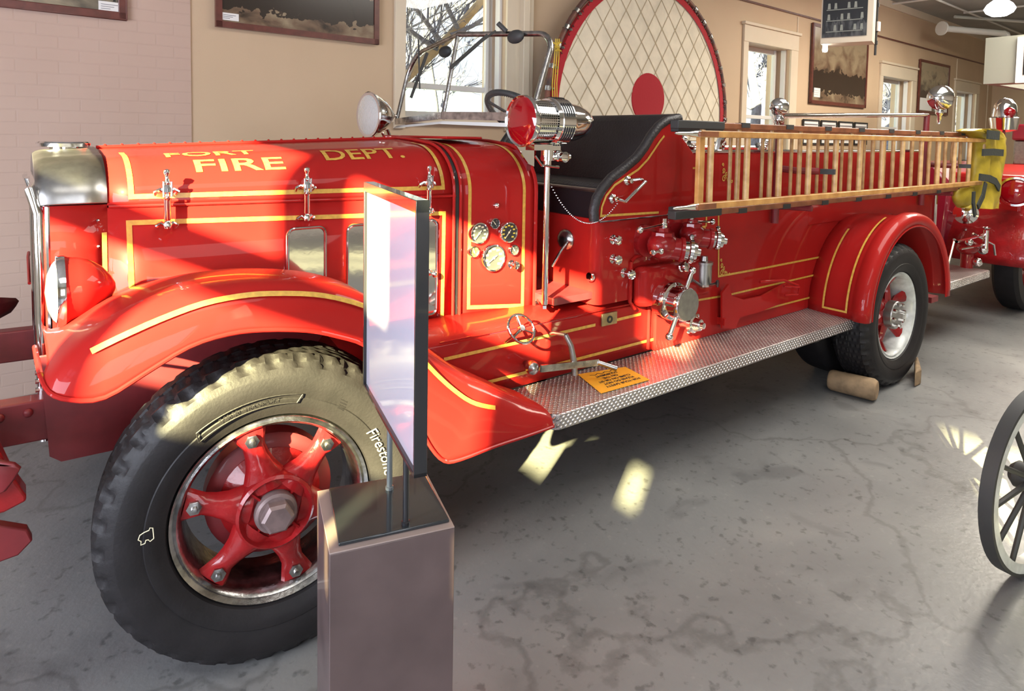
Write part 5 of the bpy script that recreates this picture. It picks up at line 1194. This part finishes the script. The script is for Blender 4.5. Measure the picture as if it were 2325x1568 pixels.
# ============================================================ SECOND ENGINE at the right edge
T2 = thing('fire_engine', (8.2, 2.6, 0), 'dark red fire engine, partly cut off at the right edge behind the yellow coat', 'fire engine')
def ell(a, k_): return V((7.72-(.62+k_)*math.cos(a), 0, .50+(.60+k_)*math.sin(a)))
b = B(); rings = []
for i in range(25):
    a = PI*.97*i/24; rr = []
    for y, k_ in ((1.66, -.10), (1.65, -.06), (1.68, -.02), (1.76, .01), (1.9, .03), (2.05, .035), (2.25, .02), (2.45, -.02), (2.62, -.08), (2.70, -.16)): p = ell(a, k_); rr.append(V((p.x, y, p.z)))
    rings.append(rr)
b.loft(rings); f2 = b.build('front_fender', 'castred', T2, solid=.006, smooth=60)
b = B()
for u, v in ((2193, 520), (2256, 500), (2303, 496), (2281, 527), (2267, 545), (2213, 560), (2300, 545)):
    d_ = ray(u, v); best = None
    for k_ in range(400):
        p = CAM+d_*(6+k_*.01)
        if (p.x-7.72)**2/.64**2+(p.z-.5)**2/.62**2 < 1.0 and p.y > 1.66: best = p; break
    if best: b.ball(best, .016, 8)
b.build('fender_bolt', 'chrome', f2)
b = B(); b.lathe((7.75, 2.02, .47), (0, -1, 0), [(-.1, .30), (-.1, .44), (-.07, .47), (.0, .475), (.08, .47), (.11, .44), (.10, .30), (.06, .28)], 48, cap=False); b.build('tyre', 'rubber', T2)
b = B(); b.lathe((7.75, 2.0, .47), (0, -1, 0), [(0, .29), (.05, .29), (.06, .27), (.0, .24), (.02, .10), (.06, .08), (.07, 0)], 40); b.build('wheel_disc', 'castred', T2)
hc_ = atx(2306, 435, 7.02)
b = B(); b.lathe(hc_, (-1, -.2, 0), [(-.22, .03), (-.16, .09), (-.06, .125), (0, .13), (.012, .13), (.014, .112)], 36, cap=False); h2 = b.build('headlight', 'chrome', T2)
b = B(); b.lathe(hc_, (-1, -.2, 0), [(.0, .112), (.02, .07), (.026, 0)], 32); b.build('lens', 'glassred', h2)
b = B(); q = atx(2186, 483, 6.95); b.lathe(q+V((.06, 0, 0)), (-1, -.4, 0), [(-.06, .03), (0, .08), (.05, .097), (.065, .10), (.07, .085), (.085, .05), (.09, 0)], 28); b.cyl(q+V((.08, 0, 0)), q+V((.3, .3, -.05)), .015); b.build('fog_lamp', 'chrome', T2)
b = B(); b.prism([(7.05, 2.45, .55), (7.05, 2.9, .55), (7.05, 3.2, .55), (7.05, 3.2, 1.25), (7.05, 2.9, 1.4), (7.05, 2.55, 1.38), (7.05, 2.40, 1.2)], (1.5, 0, 0)); b.build('hood', 'maroon', T2, bevel=.03)
XT = 11.3; q = atx(2298, 318, XT); zr = atx(2300, 282, XT).z
b = B(); b.box(XT-.05, XT+1.5, 1.9, q.y, q.z, zr); b.build('cab_top', 'maroon', T2, bevel=.03)
b = B(); b.box(XT, XT+1.4, 1.95, q.y-.02, 1.30, q.z); b.build('windscreen', 'steel', T2, bevel=.02)
b = B(); b.box(7.3, 12.9, 1.9, 3.2, .5, 1.31); b.build('cab_body', 'red', T2, bevel=.04)
q = atx(2280, 285, 7.3); b = B(); b.lathe((7.3, q.y, q.z-.06), (0, 0, 1), [(0, .03), (.02, .10), (.10, .115), (.13, .12), (.14, .10), (.24, .09), (.26, .08), (.30, .05), (.32, 0)], 24); s2 = b.build('siren_light', 'chrome', T2)
b = B(); b.ball((7.3-.06, q.y-.05, q.z+.12), .05, 12); b.build('lens', 'glassred', s2)
b = B(); b.cyl((7.3, q.y, q.z-.05), (7.3, q.y, 1.30), .012); b.build('siren_post', 'darkred', s2)

# ============================================================ HOSE CART WHEEL at the right edge
wc = V((2.89, .70, .352)); ph_ = math.radians(-7.6); ax_ = V((math.sin(ph_), -math.cos(ph_), 0)); tx = V((math.cos(ph_), math.sin(ph_), 0))
q = ray(2344, 1108); t0 = wc.y/q.y; wc = V((q.x*t0, wc.y, .352))
ww = thing('cart_wheel', (wc.x, wc.y, 0), 'white-painted spoked cart wheel with black tyre, cut off by the right edge', 'wheel')
b = B(); b.lathe(wc, ax_, [(-.022, .335), (-.022, .348), (.022, .348), (.022, .335)], 72, cap=False); b.build('iron_tyre', 'black2', ww)
b = B(); b.lathe(wc, ax_, [(-.02, .30), (-.022, .337), (.022, .337), (.02, .30), (-.02, .30)], 72, cap=False); b.build('felloe', 'whitewheel', ww)
b = B(); b.lathe(wc, ax_, [(-.07, .03), (-.05, .05), (.05, .05), (.07, .035), (.08, .03), (.09, 0)], 24); b.build('hub', 'black2', ww)
for i in range(12):
    a = 2*PI*i/12+.1; d_ = tx*math.cos(a)+V((0, 0, 1))*math.sin(a); b = B(); b.tube([wc+d_*.04, wc+d_*.12, wc+d_*.31], .011, 8, r2=.009); b.build('spoke', 'black2', ww)

# ============================================================ OUTSIDE: bare trees and a pale building
def tree(name, label, base, h_, r_, mt, seed, lean=(0, 0), sp=.9, dens=8):
    random.seed(seed); t = thing(name, tuple(base), label, 'tree', 'bare trees outside the windows')
    tb = B(); br = B(); bb3 = V(base); top = bb3+V((lean[0], lean[1], h_)); pts = [bb3.lerp(top, i/7)+V((random.uniform(-.1, .1), random.uniform(-.1, .1), 0))*min(1, i) for i in range(8)]
    tb.tube(pts, r_, 10, r2=r_*.3); tb.build('trunk', mt, t)
    def branch(p, d_, L_, r, lv):
        n_ = 5; q = [p]; 
        for i in range(n_): d_ = (d_+V((random.uniform(-.25, .25), random.uniform(-.25, .25), random.uniform(-.12, .22)))).normalized(); q.append(q[-1]+d_*L_/n_)
        br.tube(q, r, 6 if lv < 2 else 4, r2=r*.35)
        if lv < 3:
            for i in range(dens-lv):
                k_ = random.randint(1, n_); dd_ = (d_+V((random.uniform(-1, 1), random.uniform(-.6, .6), random.uniform(-.5, .9)))).normalized(); branch(q[k_], dd_, L_*.55, r*.45, lv+1)
    for i in range(13):
        f_ = random.uniform(.2, .95); p = bb3.lerp(top, f_); a = random.uniform(0, 2*PI); branch(p, V((math.cos(a), .6*math.sin(a), random.uniform(.1, .8))).normalized(), h_*.42*sp, r_*.42*(1.1-f_*.5), 0)
    br.build('branches', 'bark', t); return t
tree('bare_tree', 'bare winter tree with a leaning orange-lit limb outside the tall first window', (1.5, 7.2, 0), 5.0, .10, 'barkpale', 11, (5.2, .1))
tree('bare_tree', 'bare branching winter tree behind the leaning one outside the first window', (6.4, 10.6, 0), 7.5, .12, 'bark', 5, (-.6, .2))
tree('bare_tree', 'thick forked grey tree outside the second window', (13.9, 8.7, 0), 5.5, .15, 'bark', 8, (-.9, 0))
tree('bare_tree', 'bare grey tree outside the third window', (21.2, 8.9, 0), 5.5, .15, 'bark', 21, (-.3, 0))
tree('bare_tree', 'bare grey tree outside the fourth window, farthest along the wall', (28.4, 9.3, 0), 5.5, .18, 'bark', 33, (-.3, 0))
M['bluebld'] = mat('pale blue cladding', (0.45, 0.68, 0.82), 0.6, noise=.15, nscale=2)
b = B(WM); b.box(7.6, 13, 14, 18, 0, 3.4); b.box(7.6, 9.2, 14, 18, 3.4, 5.4); bo_ = b.build('distant_building', 'bluebld'); tag(bo_, 'pale blue building beyond the bare trees outside the first window', 'building')
b = B(WM); b.box(-20, 45, .4, 40, -.4, -.05); struct(b.build('ground_outside', 'trimwhite', smooth=0))
